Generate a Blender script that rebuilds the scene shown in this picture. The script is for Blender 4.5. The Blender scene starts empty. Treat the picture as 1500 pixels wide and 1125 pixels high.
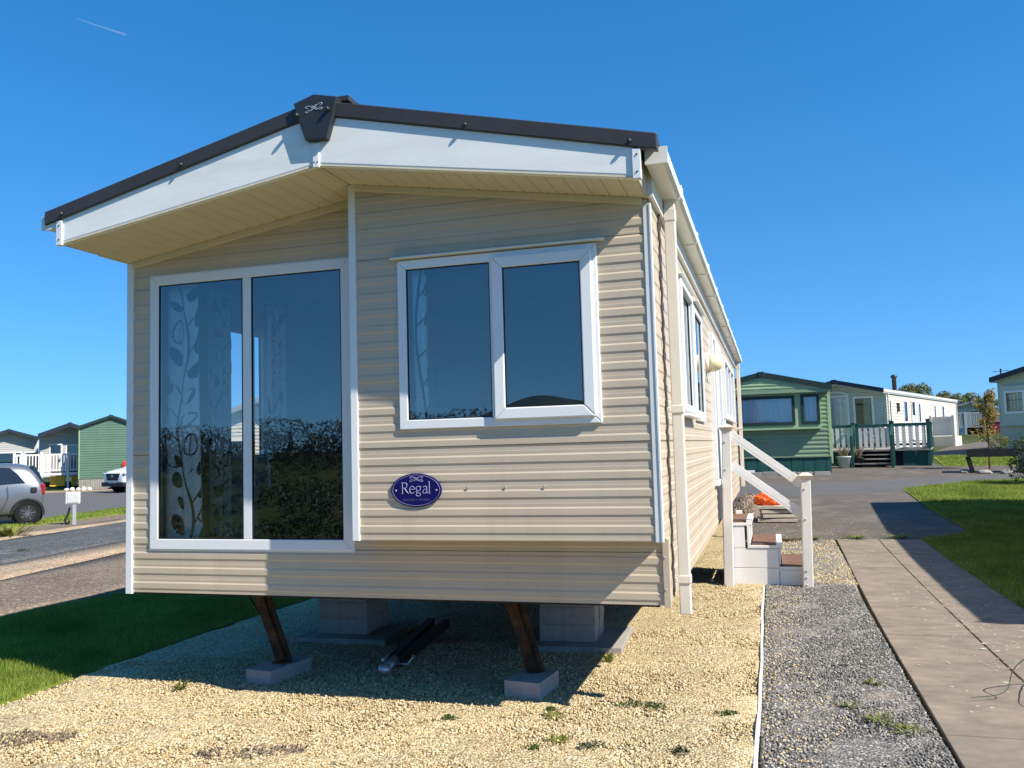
import bpy, bmesh, math, random
import numpy as np
from mathutils import Vector, Matrix

# ---------------------------------------------------------------- camera, sky, sun, exposure
S = bpy.context.scene
COL = S.collection
R = math.radians
FPX = 1261.33
FW = Vector((-0.28453537, 0.9558369, 0.07358964)); RT = Vector((0.95749038, 0.28714773, -0.02753813)); UP = Vector((0.04745306, -0.0626258, 0.99690833))
CAM = Vector((4.25098598, -4.96496271, 1.58182217))
cd = bpy.data.cameras.new('camera'); cam = bpy.data.objects.new('camera', cd); COL.objects.link(cam)
cd.sensor_width = 36.0; cd.lens = 36.0 * FPX / 1500.0; cd.clip_start = 0.05; cd.clip_end = 20000
m = Matrix.Identity(4)
for i in range(3):
    m[i][0] = RT[i]; m[i][1] = UP[i]; m[i][2] = -FW[i]; m[i][3] = CAM[i]
cam.matrix_world = m
S.camera = cam

SUN = Vector((3.02, -1.0, 2.93)).normalized()
w = bpy.data.worlds.new('World'); S.world = w; w.use_nodes = True
nt = w.node_tree; nt.nodes.clear()
sky = nt.nodes.new('ShaderNodeTexSky'); sky.sky_type = 'NISHITA'; sky.sun_disc = False
sky.sun_elevation = math.asin(SUN.z); sky.sun_rotation = math.atan2(SUN.x, SUN.y)
sky.air_density = 1.0; sky.dust_density = 0.1; sky.ozone_density = 2.5; sky.altitude = 0
hs = nt.nodes.new('ShaderNodeHueSaturation'); hs.inputs['Saturation'].default_value = 1.38; hs.inputs['Hue'].default_value = 0.50
bg = nt.nodes.new('ShaderNodeBackground'); bg.inputs['Strength'].default_value = 0.115
wo = nt.nodes.new('ShaderNodeOutputWorld')
tcw = nt.nodes.new('ShaderNodeTexCoord'); mpw = nt.nodes.new('ShaderNodeMapping'); mpw.inputs['Scale'].default_value = (1, 1, .85); mpw.inputs['Location'].default_value = (0, 0, .16)
nt.links.new(tcw.outputs['Generated'], mpw.inputs[0]); nrm = nt.nodes.new('ShaderNodeVectorMath'); nrm.operation = 'NORMALIZE'; nt.links.new(mpw.outputs[0], nrm.inputs[0]); nt.links.new(nrm.outputs[0], sky.inputs[0])
nt.links.new(sky.outputs[0], hs.inputs['Color']); nt.links.new(hs.outputs[0], bg.inputs[0]); nt.links.new(bg.outputs[0], wo.inputs[0])
ld = bpy.data.lights.new('sun', 'SUN'); ld.energy = 5.0; ld.angle = R(0.5); ld.color = (1.0, 0.94, 0.84)
sun = bpy.data.objects.new('sun', ld); COL.objects.link(sun)
sun.rotation_euler = SUN.to_track_quat('Z', 'Y').to_euler(); sun.location = (30, -15, 30)
S.view_settings.view_transform = 'Standard'; S.view_settings.look = 'None'; S.view_settings.exposure = 0.85; S.view_settings.gamma = 1.0
S.render.engine = 'CYCLES'
S.cycles.max_bounces = 8; S.cycles.transparent_max_bounces = 12

rnd = random.Random(7)
nrg = np.random.default_rng(11)

# ---------------------------------------------------------------- materials
def nn(nt, t, **k):
    n = nt.nodes.new(t)
    for a, b in k.items():
        if a in n.inputs: n.inputs[a].default_value = b
        else: setattr(n, a, b)
    return n

def mat(name, col, rough=0.6, spec=0.4, metal=0.0, var=0.12, vscale=3.0, bump=0.0, bscale=60.0, dirt=None, dscale=1.2, dlo=0.5, dhi=0.75, stretch=None, island=0.0, coat=0.0):
    """Plain painted / natural surface: base colour broken up by two noises, optional second (dirt) colour, optional bump."""
    M = bpy.data.materials.new(name); M.use_nodes = True
    nt = M.node_tree; b = nt.nodes['Principled BSDF']; L = nt.links.new
    b.inputs['Roughness'].default_value = rough; b.inputs['Metallic'].default_value = metal
    b.inputs['Specular IOR Level'].default_value = spec; b.inputs['Coat Weight'].default_value = coat
    tc = nn(nt, 'ShaderNodeTexCoord'); src = tc.outputs['Object']
    if stretch:
        mp = nn(nt, 'ShaderNodeMapping'); mp.inputs['Scale'].default_value = stretch; L(src, mp.inputs[0]); src = mp.outputs[0]
    no = nn(nt, 'ShaderNodeTexNoise', Scale=vscale, Detail=6.0, Roughness=0.6); L(src, no.inputs['Vector'])
    mr = nn(nt, 'ShaderNodeMapRange'); mr.inputs[1].default_value = 0.3; mr.inputs[2].default_value = 0.7
    mr.inputs[3].default_value = 1 - var; mr.inputs[4].default_value = 1 + var; L(no.outputs[0], mr.inputs[0])
    base = nn(nt, 'ShaderNodeRGB'); base.outputs[0].default_value = (*col, 1); out = base.outputs[0]
    if dirt:
        n2 = nn(nt, 'ShaderNodeTexNoise', Scale=dscale, Detail=8.0, Roughness=0.7); L(src, n2.inputs['Vector'])
        m2 = nn(nt, 'ShaderNodeMapRange'); m2.inputs[1].default_value = dlo; m2.inputs[2].default_value = dhi; L(n2.outputs[0], m2.inputs[0])
        mx = nn(nt, 'ShaderNodeMix', data_type='RGBA'); L(m2.outputs[0], mx.inputs[0]); L(out, mx.inputs[6]); mx.inputs[7].default_value = (*dirt, 1); out = mx.outputs[2]
    vm = nn(nt, 'ShaderNodeVectorMath', operation='SCALE'); L(out, vm.inputs[0]); L(mr.outputs[0], vm.inputs['Scale']); out = vm.outputs[0]
    if island:
        g = nn(nt, 'ShaderNodeNewGeometry'); m3 = nn(nt, 'ShaderNodeMapRange'); m3.inputs[3].default_value = 1 - island; m3.inputs[4].default_value = 1 + island
        L(g.outputs['Random Per Island'], m3.inputs[0])
        v2 = nn(nt, 'ShaderNodeVectorMath', operation='SCALE'); L(out, v2.inputs[0]); L(m3.outputs[0], v2.inputs['Scale']); out = v2.outputs[0]
    L(out, b.inputs['Base Color'])
    if bump:
        n4 = nn(nt, 'ShaderNodeTexNoise', Scale=bscale, Detail=5.0); L(src, n4.inputs['Vector'])
        bp = nn(nt, 'ShaderNodeBump', Strength=bump, Distance=0.01); L(n4.outputs[0], bp.inputs['Height']); L(bp.outputs[0], b.inputs['Normal'])
    return M

def gravel_mat(name, cols, scale, bump=0.9, patch=None, pscale=0.8, plo=.55, phi=.7, dist=0.012):
    """Loose chippings: Voronoi cells each with a colour of its own, dark gaps, bumped; patch = second colour family in drifts."""
    M = bpy.data.materials.new(name); M.use_nodes = True; nt = M.node_tree; b = nt.nodes['Principled BSDF']; L = nt.links.new
    b.inputs['Roughness'].default_value = 0.9; b.inputs['Specular IOR Level'].default_value = 0.2
    tc = nn(nt, 'ShaderNodeTexCoord')
    v1 = nn(nt, 'ShaderNodeTexVoronoi', Scale=scale); L(tc.outputs['Object'], v1.inputs['Vector'])
    sp = nn(nt, 'ShaderNodeSeparateColor'); L(v1.outputs['Color'], sp.inputs[0])
    def ramp(cs):
        r = nn(nt, 'ShaderNodeValToRGB'); e = r.color_ramp.elements
        while len(e) < len(cs): e.new(0.5)
        for i, c in enumerate(cs): e[i].position = i / (len(cs) - 1); e[i].color = (*c, 1)
        L(sp.outputs[0], r.inputs[0]); return r.outputs[0]
    out = ramp(cols)
    if patch:
        n2 = nn(nt, 'ShaderNodeTexNoise', Scale=pscale, Detail=7.0, Roughness=0.75); L(tc.outputs['Object'], n2.inputs['Vector'])
        m2 = nn(nt, 'ShaderNodeMapRange'); m2.inputs[1].default_value = plo; m2.inputs[2].default_value = phi; L(n2.outputs[0], m2.inputs[0])
        mx = nn(nt, 'ShaderNodeMix', data_type='RGBA'); L(m2.outputs[0], mx.inputs[0]); L(out, mx.inputs[6]); L(ramp(patch), mx.inputs[7]); out = mx.outputs[2]
    n5 = nn(nt, 'ShaderNodeTexNoise', Scale=1.3, Detail=5.0); L(tc.outputs['Object'], n5.inputs['Vector'])
    m5 = nn(nt, 'ShaderNodeMapRange'); m5.inputs[1].default_value = .3; m5.inputs[2].default_value = .7; m5.inputs[3].default_value = .82; m5.inputs[4].default_value = 1.12; L(n5.outputs[0], m5.inputs[0])
    vs = nn(nt, 'ShaderNodeVectorMath', operation='SCALE'); L(out, vs.inputs[0]); L(m5.outputs[0], vs.inputs['Scale'])
    L(vs.outputs[0], b.inputs['Base Color'])
    bp = nn(nt, 'ShaderNodeBump', Strength=bump, Distance=dist); bp.invert = True; L(v1.outputs['Distance'], bp.inputs['Height']); L(bp.outputs[0], b.inputs['Normal'])
    return M

def stone_mat(name, cols):
    M = bpy.data.materials.new(name); M.use_nodes = True; nt = M.node_tree; b = nt.nodes['Principled BSDF']; L = nt.links.new
    b.inputs['Roughness'].default_value = 0.85; b.inputs['Specular IOR Level'].default_value = 0.25
    g = nn(nt, 'ShaderNodeNewGeometry'); r = nn(nt, 'ShaderNodeValToRGB'); e = r.color_ramp.elements
    while len(e) < len(cols): e.new(0.5)
    for i, c in enumerate(cols): e[i].position = i / (len(cols) - 1); e[i].color = (*c, 1)
    L(g.outputs['Random Per Island'], r.inputs[0]); L(r.outputs[0], b.inputs['Base Color']); return M

def leaf_mat(name, cols, trans=0.25, rough=0.55, dry=None):
    M = bpy.data.materials.new(name); M.use_nodes = True; nt = M.node_tree; L = nt.links.new
    b = nt.nodes['Principled BSDF']; b.inputs['Roughness'].default_value = rough; b.inputs['Specular IOR Level'].default_value = 0.3
    g = nn(nt, 'ShaderNodeNewGeometry'); r = nn(nt, 'ShaderNodeValToRGB'); e = r.color_ramp.elements
    while len(e) < len(cols): e.new(0.5)
    for i, c in enumerate(cols): e[i].position = i / (len(cols) - 1); e[i].color = (*c, 1)
    L(g.outputs['Random Per Island'], r.inputs[0]); out = r.outputs[0]
    if dry:
        tc = nn(nt, 'ShaderNodeTexCoord'); n2 = nn(nt, 'ShaderNodeTexNoise', Scale=1.1, Detail=7.0, Roughness=0.7); L(tc.outputs['Object'], n2.inputs['Vector'])
        m2 = nn(nt, 'ShaderNodeMapRange'); m2.inputs[1].default_value = .46; m2.inputs[2].default_value = .68; L(n2.outputs[0], m2.inputs[0])
        mx2 = nn(nt, 'ShaderNodeMix', data_type='RGBA'); L(m2.outputs[0], mx2.inputs[0]); L(out, mx2.inputs[6]); mx2.inputs[7].default_value = (*dry, 1); out = mx2.outputs[2]
    L(out, b.inputs['Base Color'])
    t = nn(nt, 'ShaderNodeBsdfTranslucent'); L(out, t.inputs[0]); mx = nn(nt, 'ShaderNodeMixShader'); mx.inputs[0].default_value = trans
    L(b.outputs[0], mx.inputs[1]); L(t.outputs[0], mx.inputs[2]); L(mx.outputs[0], nt.nodes['Material Output'].inputs[0]); return M

def glass_mat(name, tint=(.62, .66, .68), refl=0.27, rough=0.0, gcol=(.95, 1, 1)):
    M = bpy.data.materials.new(name); M.use_nodes = True; nt = M.node_tree; L = nt.links.new; nt.nodes.remove(nt.nodes['Principled BSDF'])
    t = nn(nt, 'ShaderNodeBsdfTransparent'); t.inputs[0].default_value = (*tint, 1)
    g = nn(nt, 'ShaderNodeBsdfGlossy'); g.inputs['Roughness'].default_value = rough; g.inputs[0].default_value = (*gcol, 1)
    lw = nn(nt, 'ShaderNodeFresnel', IOR=1.5); mr = nn(nt, 'ShaderNodeMapRange'); mr.inputs[1].default_value = 0.04; mr.inputs[2].default_value = 1.0
    mr.inputs[3].default_value = refl; mr.inputs[4].default_value = 1.0; L(lw.outputs[0], mr.inputs[0])
    mx = nn(nt, 'ShaderNodeMixShader'); L(mr.outputs[0], mx.inputs[0]); L(t.outputs[0], mx.inputs[1]); L(g.outputs[0], mx.inputs[2])
    L(mx.outputs[0], nt.nodes['Material Output'].inputs[0]); return M

M = {}
M['clad'] = mat('beige_cladding', (.49, .405, .30), .42, .45, var=.05, vscale=1.2, bump=.05, bscale=500, stretch=(2.2, 2.2, .3), dirt=(.43, .35, .255), dscale=2.0, dlo=.52, dhi=.85)
M['lining'] = mat('room_lining', (.46, .45, .43), .9, .1)
M['upvc'] = mat('white_upvc', (.70, .71, .71), .3, .5, var=.03, vscale=2)
M['gasket'] = mat('black_gasket', (.012, .012, .013), .6, .3)
M['trim'] = mat('aluminium_trim', (.66, .66, .64), .35, .5, var=.05)
M['fascia'] = mat('white_fascia', (.73, .735, .70), .38, .45, var=.06, vscale=4, stretch=(.6, 1, 3), dirt=(.60, .62, .59), dscale=2.2, dlo=.55, dhi=.8)
M['soffit'] = mat('cream_bounce_soffit', (.62, .54, .40), .5, .3, var=.04)  # cream, with yellow bounce off the gravel mixed into the colour
M['rooftrim'] = mat('dark_roof_trim', (.040, .034, .030), .38, .45, var=.12, vscale=6)
M['capblack'] = mat('ridge_cap_black', (.022, .027, .030), .45, .4, var=.12, vscale=8)
M['silver'] = mat('silver_print', (.42, .47, .55), .4, .5)
M['gutter'] = mat('gutter_plastic', (.66, .65, .60), .35, .45, var=.04)
M['pipe'] = mat('downpipe_plastic', (.64, .59, .50), .4, .4, var=.04)
M['navy'] = mat('navy_enamel', (.006, .004, .085), .25, .5, var=.05)
M['lilac'] = mat('lilac_print', (.30, .28, .46), .4, .4)
M['lilacdim'] = mat('dim_lilac_print', (.10, .09, .22), .4, .4)
M['screw'] = mat('screw_metal', (.45, .45, .43), .4, .5, metal=.5)
M['steel'] = mat('dark_chassis_steel', (.018, .017, .016), .6, .3)
M['rust'] = mat('rusty_leg_steel', (.075, .036, .016), .75, .2, var=.4, vscale=14, dirt=(.02, .016, .013), dscale=6, dlo=.4, dhi=.6)
M['galv'] = mat('galvanised_metal', (.48, .49, .5), .4, .5, metal=.6, var=.15, vscale=20)
M['block'] = mat('concrete_block', (.34, .31, .29), .95, .1, var=.14, vscale=18, bump=.5, bscale=140)
M['slab'] = mat('paving_slab', (.30, .28, .25), .95, .1, var=.18, vscale=9, bump=.4, bscale=90)
M['rubber'] = mat('tyre_rubber', (.009, .009, .009), .85, .2)
M['cable'] = mat('dark_cable', (.07, .06, .055), .7, .2)
M['glass'] = glass_mat('window_glass', (.90, .92, .93), .18)
M['glassd'] = glass_mat('far_window_glass', (.88, .90, .91), .08)
M['cloth'] = mat('curtain_cloth', (.88, .87, .83), .95, .1, var=.05)
M['leafprint'] = mat('leaf_print', (.045, .05, .06), .95, .1, var=.3, vscale=30)
M['redprint'] = mat('red_leaf_print', (.32, .08, .08), .95, .1)
M['sofa'] = mat('dark_fabric', (.035, .033, .032), .9, .1)
M['lampglass'] = mat('cream_lamp_plastic', (.74, .66, .44), .3, .5)
M['whitepvc'] = mat('white_step_plastic', (.70, .68, .65), .32, .5, var=.03, dirt=(.68, .65, .60), dscale=4, dlo=.6, dhi=.85)
M['ppost'] = mat('cream_post_plastic', (.66, .62, .56), .4, .4, var=.04, dirt=(.6, .55, .48), dscale=5, dlo=.6, dhi=.85)
M['capc'] = mat('tan_post_cap', (.66, .56, .42), .5, .3)
M['brown'] = mat('brown_composite_tread', (.17, .095, .062), .75, .2, var=.18, vscale=8)
M['orange'] = mat('orange_plastic_sack', (.85, .12, .015), .45, .4, var=.15)
M['gclad'] = mat('green_cladding', (.205, .285, .175), .5, .4, var=.08, vscale=1.5)
M['gclad2'] = mat('deep_green_cladding', (.085, .155, .108), .5, .4, var=.1, vscale=1.2, dirt=(.07, .125, .085), dscale=1.5)
M['gdark'] = mat('dark_green_trim', (.012, .030, .022), .45, .4)
M['gteal'] = mat('teal_skirting_board', (.012, .072, .062), .6, .3, var=.2, vscale=3, stretch=(6, 6, .8))
M['glight'] = mat('pale_green_trim', (.30, .40, .22), .5, .4)
M['wclad'] = mat('white_cladding', (.60, .56, .47), .5, .4, var=.04)
M['gyclad'] = mat('pale_grey_green_cladding', (.40, .46, .41), .5, .4, var=.05)  # also paints the shade on the cream white caravan's front
M['grclad'] = mat('grey_cladding', (.36, .36, .34), .5, .4, var=.05)
M['navyroof'] = mat('navy_roof_edge', (.012, .017, .032), .5, .35)
M['roofg'] = mat('grey_roof_sheet', (.26, .28, .29), .5, .4, var=.1)
M['rooftan'] = mat('pale_roof_sheet', (.62, .60, .42), .55, .3)
M['dteal'] = mat('teal_painted_timber', (.016, .075, .066), .6, .3, var=.2, vscale=5)
M['picket'] = mat('weathered_white_picket', (.62, .60, .56), .7, .2, var=.1, vscale=4)
M['deckg'] = mat('weathered_decking', (.26, .24, .21), .85, .2, var=.2, vscale=5)
M['darkvoid'] = mat('near_black_board', (.02, .02, .02), .9, .1)  # solid near-black fill for the openings under the decks
M['net'] = mat('net_curtain', (.88, .89, .90), .95, .1, var=.06, vscale=5, stretch=(8, 8, .3))
M['bark'] = mat('bark', (.10, .075, .05), .9, .1, var=.3, vscale=12)
M['dwood'] = mat('dark_stained_timber', (.025, .021, .019), .75, .25, var=.3, vscale=6)
M['yellow'] = mat('yellow_plastic', (.75, .42, .02), .5, .4)
M['red'] = mat('red_plastic', (.62, .06, .03), .45, .4)
M['maroon'] = mat('maroon_plastic', (.20, .012, .03), .5, .4)
M['silverpaint'] = mat('silver_car_paint', (.165, .18, .195), .32, .5, metal=.55, var=.02, coat=.6)
M['whitepaint'] = mat('white_car_paint', (.78, .79, .80), .25, .5, var=.02, coat=.6)
M['bluepaint'] = mat('blue_car_paint', (.02, .045, .17), .25, .5, var=.02, coat=.6)
M['blackplastic'] = mat('black_car_plastic', (.014, .014, .016), .5, .4)
M['carglass'] = mat('car_glass', (.012, .018, .026), .06, .6, var=.02)
M['chrome'] = mat('chrome', (.6, .6, .62), .15, .5, metal=1.0)
M['lens'] = mat('headlamp_lens', (.35, .38, .42), .1, .6)
M['tail'] = mat('tail_lamp', (.24, .01, .018), .15, .5)
M['plate'] = mat('white_number_plate', (.42, .42, .41), .5, .3)
M['pot'] = mat('pale_plant_pot', (.50, .53, .52), .6, .3)
M['soil'] = mat('soil', (.05, .035, .025), .95, .1, var=.3, vscale=10)
M['whitestone'] = mat('white_painted_stone', (.66, .64, .60), .85, .2, var=.15, vscale=8)
M['tanslab'] = mat('tan_paving_slab', (.44, .39, .32), .9, .2, var=.15, vscale=9, bump=.3, bscale=80)
M['boxgrey'] = mat('grey_white_box', (.50, .50, .49), .5, .3)
M['edging'] = mat('white_membrane', (.70, .69, .66), .7, .2, var=.12, vscale=9)
# ground
M['grass'] = mat('lawn_turf', (.17, .20, .03), .95, .1, var=.35, vscale=5, bump=.6, bscale=120, dirt=(.24, .24, .06), dscale=2.5, dlo=.45, dhi=.75)
M['field'] = mat('rough_field', (.045, .062, .018), .95, .1, var=.35, vscale=.6, bump=.7, bscale=30, dirt=(.07, .055, .025), dscale=.35)
M['tarmac'] = mat('worn_tarmac', (.108, .092, .075), .85, .25, var=.14, vscale=2.2, bump=.5, bscale=220, dirt=(.16, .138, .11), dscale=1.1, dlo=.5, dhi=.75)
M['road'] = mat('road_asphalt', (.105, .100, .096), .85, .25, var=.08, vscale=1.5, bump=.4, bscale=200)
M['concrete'] = mat('path_concrete', (.192, .158, .122), .9, .2, var=.2, vscale=5, bump=.35, bscale=120, dirt=(.25, .20, .152), dscale=1.9, dlo=.42, dhi=.68, stretch=(1, 1.6, 1))
M['lichen'] = mat('lichen', (.42, .39, .33), .95, .1)
M['joint'] = mat('joint_soil', (.07, .055, .035), .95, .1, var=.4, vscale=20)
M['moss'] = mat('dirt_patch', (.05, .05, .018), .95, .1, var=.4, vscale=20)
YC = [(.17, .12, .055), (.38, .28, .14), (.56, .44, .25), (.45, .345, .18), (.68, .59, .40), (.27, .19, .09)]
GC = [(.06, .058, .055), (.155, .147, .135), (.10, .10, .098), (.25, .225, .19), (.18, .174, .165), (.46, .42, .36)]
M['ygravel'] = gravel_mat('yellow_gravel', YC, 75, patch=[(.22, .17, .11), (.4, .33, .24), (.30, .24, .16)], pscale=1.7, plo=.66, phi=.8)
M['ggravel'] = gravel_mat('grey_gravel', GC, 62, patch=[(.40, .32, .22), (.22, .19, .16), (.5, .42, .3)], pscale=1.1, plo=.52, phi=.72)
M['tgravel'] = gravel_mat('tan_gravel', [(.22, .15, .10), (.36, .27, .18), (.45, .35, .24), (.28, .20, .13)], 30, dist=.03)
M['dgravel'] = gravel_mat('dark_gravel', [(.05, .054, .055), (.11, .116, .115), (.075, .08, .08), (.20, .19, .18)], 32, patch=[(.4, .4, .38), (.2, .2, .2)], pscale=.5, plo=.6, phi=.7, dist=.03)
M['bgravel'] = gravel_mat('brown_gravel', [(.12, .09, .065), (.21, .165, .12), (.155, .115, .085), (.34, .28, .21)], 32, dist=.03)
M['ystone'] = stone_mat('yellow_chippings', YC)
M['gstone'] = stone_mat('grey_chippings', GC)
M['blade'] = leaf_mat('grass_blades', [(.11, .19, .02), (.20, .29, .03), (.28, .34, .05), (.36, .34, .12)], .4, dry=(.10, .15, .02))
M['hedgeleaf'] = leaf_mat('hedge_leaves', [(.018, .030, .010), (.035, .05, .014), (.055, .06, .02), (.06, .05, .025)], .15)
M['farleaf'] = leaf_mat('far_hedge_leaves', [(.07, .095, .025), (.14, .15, .035), (.20, .18, .045), (.11, .125, .03)], .2)
M['bronze'] = leaf_mat('bronze_leaves', [(.24, .12, .03), (.36, .24, .05), (.44, .34, .08), (.30, .28, .07)], .3)
M['shrub'] = leaf_mat('shrub_leaves', [(.025, .055, .015), (.06, .10, .02), (.10, .15, .03), (.04, .07, .02)], .25)
M['blueflower'] = leaf_mat('blue_flowers', [(.16, .17, .34), (.26, .27, .46), (.34, .36, .52)], .2)
M['greyleaf'] = leaf_mat('grey_green_leaves', [(.03, .042, .022), (.055, .07, .035), (.08, .10, .05)], .2)
M['dry'] = leaf_mat('dry_stems', [(.30, .22, .12), (.2, .14, .08), (.12, .11, .04)], .2)
M['yleaf'] = leaf_mat('yellow_green_leaves', [(.12, .15, .03), (.22, .22, .04), (.08, .11, .02)], .25)
M['hill'] = mat('far_hill', (.035, .05, .05), .95, .05, var=.2, vscale=.01)  # bluish tone puts distance haze into the hill colour

# ---------------------------------------------------------------- mesh builder
class MB:
    def __init__(s): s.v = []; s.f = []; s.m = []
    def face(s, pts, mi=0):
        i = len(s.v); s.v.extend([tuple(p) for p in pts]); s.f.append(tuple(range(i, i + len(pts)))); s.m.append(mi)
    def hexa(s, P, mi=0):      # 8 points: bottom ring (ccw from above) then top ring
        i = len(s.v); s.v.extend([tuple(p) for p in P])
        for q in ((3, 2, 1, 0), (4, 5, 6, 7), (0, 1, 5, 4), (1, 2, 6, 5), (2, 3, 7, 6), (3, 0, 4, 7)):
            s.f.append(tuple(i + k for k in q)); s.m.append(mi)
        return s
    def box(s, x0, y0, z0, x1, y1, z1, mi=0):
        return s.hexa([(x0, y0, z0), (x1, y0, z0), (x1, y1, z0), (x0, y1, z0), (x0, y0, z1), (x1, y0, z1), (x1, y1, z1), (x0, y1, z1)], mi)
    def bar(s, p, q, w, h, up=(0, 0, 1), mi=0):
        p = Vector(p); q = Vector(q); d = (q - p).normalized(); a = d.cross(Vector(up)).normalized() * (w / 2); b = a.cross(d).normalized() * (h / 2)
        return s.hexa([p - a - b, p + a - b, q + a - b, q - a - b, p - a + b, p + a + b, q + a + b, q - a + b], mi)
    def prism(s, poly, fn, d0, d1, mi=0):     # poly: list of 2D; fn(u, v, d) -> 3D
        n = len(poly); i = len(s.v)
        s.v.extend([tuple(fn(u, v, d0)) for u, v in poly]); s.v.extend([tuple(fn(u, v, d1)) for u, v in poly])
        s.f.append(tuple(i + k for k in range(n))); s.f.append(tuple(i + n + k for k in reversed(range(n)))); s.m += [mi, mi]
        for k in range(n):
            j = (k + 1) % n; s.f.append((i + k, i + n + k, i + n + j, i + j)); s.m.append(mi)
        return s
    def tube(s, pts, r, n=8, closed=False, mi=0, caps=True):
        pts = [Vector(p) for p in pts]; K = len(pts); i0 = len(s.v); prev = None
        for k, p in enumerate(pts):
            t = (pts[(k + 1) % K] - pts[k - 1]) if closed else (pts[min(k + 1, K - 1)] - pts[max(k - 1, 0)])
            t.normalize(); ref = prev if prev is not None else (Vector((0, 0, 1)) if abs(t.z) < .9 else Vector((1, 0, 0)))
            a = (ref - t * ref.dot(t)).normalized(); b = t.cross(a); prev = a
            rr = r[k] if isinstance(r, (list, tuple)) else r
            for j in range(n):
                an = 2 * math.pi * j / n; s.v.append(tuple(p + a * (rr * math.cos(an)) + b * (rr * math.sin(an))))
        for k in range(K if closed else K - 1):
            k2 = (k + 1) % K
            for j in range(n):
                j2 = (j + 1) % n; s.f.append((i0 + k * n + j, i0 + k * n + j2, i0 + k2 * n + j2, i0 + k2 * n + j)); s.m.append(mi)
        if not closed and caps:
            s.f.append(tuple(i0 + j for j in reversed(range(n)))); s.f.append(tuple(i0 + (K - 1) * n + j for j in range(n))); s.m += [mi, mi]
        return s
    def lathe(s, prof, c, axis=(0, 0, 1), n=20, mi=0):       # prof: (radius, height) along axis
        c = Vector(c); ax = Vector(axis).normalized(); a = ax.orthogonal().normalized(); b = ax.cross(a); i0 = len(s.v); K = len(prof)
        for r, h in prof:
            for j in range(n):
                an = 2 * math.pi * j / n; s.v.append(tuple(c + ax * h + (a * math.cos(an) + b * math.sin(an)) * max(r, 1e-4)))
        for k in range(K - 1):
            for j in range(n):
                j2 = (j + 1) % n; s.f.append((i0 + k * n + j, i0 + k * n + j2, i0 + (k + 1) * n + j2, i0 + (k + 1) * n + j)); s.m.append(mi)
        s.f.append(tuple(i0 + j for j in reversed(range(n)))); s.f.append(tuple(i0 + (K - 1) * n + j for j in range(n))); s.m += [mi, mi]
        return s
    def build(s, name, mats, parent=None, smooth=False, bevel=0.0, seg=2):
        me = bpy.data.meshes.new(name); me.from_pydata(s.v, [], s.f)
        if not isinstance(mats, (list, tuple)): mats = [mats]
        for k in mats: me.materials.append(M[k] if isinstance(k, str) else k)
        if len(mats) > 1: me.polygons.foreach_set('material_index', s.m)
        if smooth: me.polygons.foreach_set('use_smooth', [True] * len(s.f))
        me.update(); o = bpy.data.objects.new(name, me); COL.objects.link(o)
        if parent is not None: o.parent = parent
        if bevel:
            b = o.modifiers.new('bevel', 'BEVEL'); b.width = bevel; b.segments = seg; b.limit_method = 'ANGLE'; b.angle_limit = R(40)
        return o

def tag(o, label, cat, group=None, kind=None):
    if label: o['label'] = label
    if cat: o['category'] = cat
    if group: o['group'] = group
    if kind: o['kind'] = kind
    return o
def thing(name, label, cat, loc=(0, 0, 0), rz=0.0, group=None):
    o = bpy.data.objects.new(name, None); COL.objects.link(o); o.location = loc; o.rotation_euler = (0, 0, rz); o.empty_display_size = .2
    return tag(o, label, cat, group)
def structure(o): o['kind'] = 'structure'; return o
def copy_tree(o, loc=None, rz=None, label=None, parent=None):
    c = o.copy(); COL.objects.link(c)
    if parent is not None: c.parent = parent
    if loc is not None: c.location = loc
    if rz is not None: c.rotation_euler = (0, 0, rz)
    if label: c['label'] = label
    for ch in o.children: copy_tree(ch, parent=c)
    return c
def raw_mesh(name, V, F, mats, smooth=False):       # numpy: V (n,3), F (m,k) constant k
    me = bpy.data.meshes.new(name); n = len(V); mm, k = F.shape
    me.vertices.add(n); me.vertices.foreach_set('co', np.ascontiguousarray(V, dtype=np.float32).ravel())
    me.loops.add(mm * k); me.loops.foreach_set('vertex_index', np.ascontiguousarray(F, dtype=np.int32).ravel())
    me.polygons.add(mm); me.polygons.foreach_set('loop_start', np.arange(0, mm * k, k, dtype=np.int32))
    if smooth: me.polygons.foreach_set('use_smooth', np.ones(mm, dtype=bool))
    me.update(calc_edges=True); me.validate()
    for x in (mats if isinstance(mats, (list, tuple)) else [mats]): me.materials.append(M[x])
    o = bpy.data.objects.new(name, me); COL.objects.link(o); return o

def catmull(P, n=6):
    P = [Vector(p) for p in P]; out = []
    for i in range(len(P) - 1):
        a, b, c, d = P[max(i - 1, 0)], P[i], P[i + 1], P[min(i + 2, len(P) - 1)]
        for k in range(n):
            t = k / n; out.append(.5 * ((2 * b) + (c - a) * t + (2 * a - 5 * b + 4 * c - d) * t * t + (3 * b - a - 3 * c + d) * t ** 3))
    out.append(P[-1]); return out

# ---------------------------------------------------------------- terrain
def H(x, y):
    x = np.asarray(x, float); y = np.asarray(y, float)
    s = np.clip((x + 12) / 14, 0, 1); s = s * s * (3 - 2 * s)
    t = (np.minimum(y, 140) - 8.0) / 1.5
    t2 = (np.minimum(y, 140) - 32.0) / 1.5
    return 1.5 * (.045 * np.log1p(np.exp(np.clip(t, -40, 40))) - .03 * np.logaddexp(0, t2)) * s
def h(x, y): return float(H(x, y))

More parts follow.
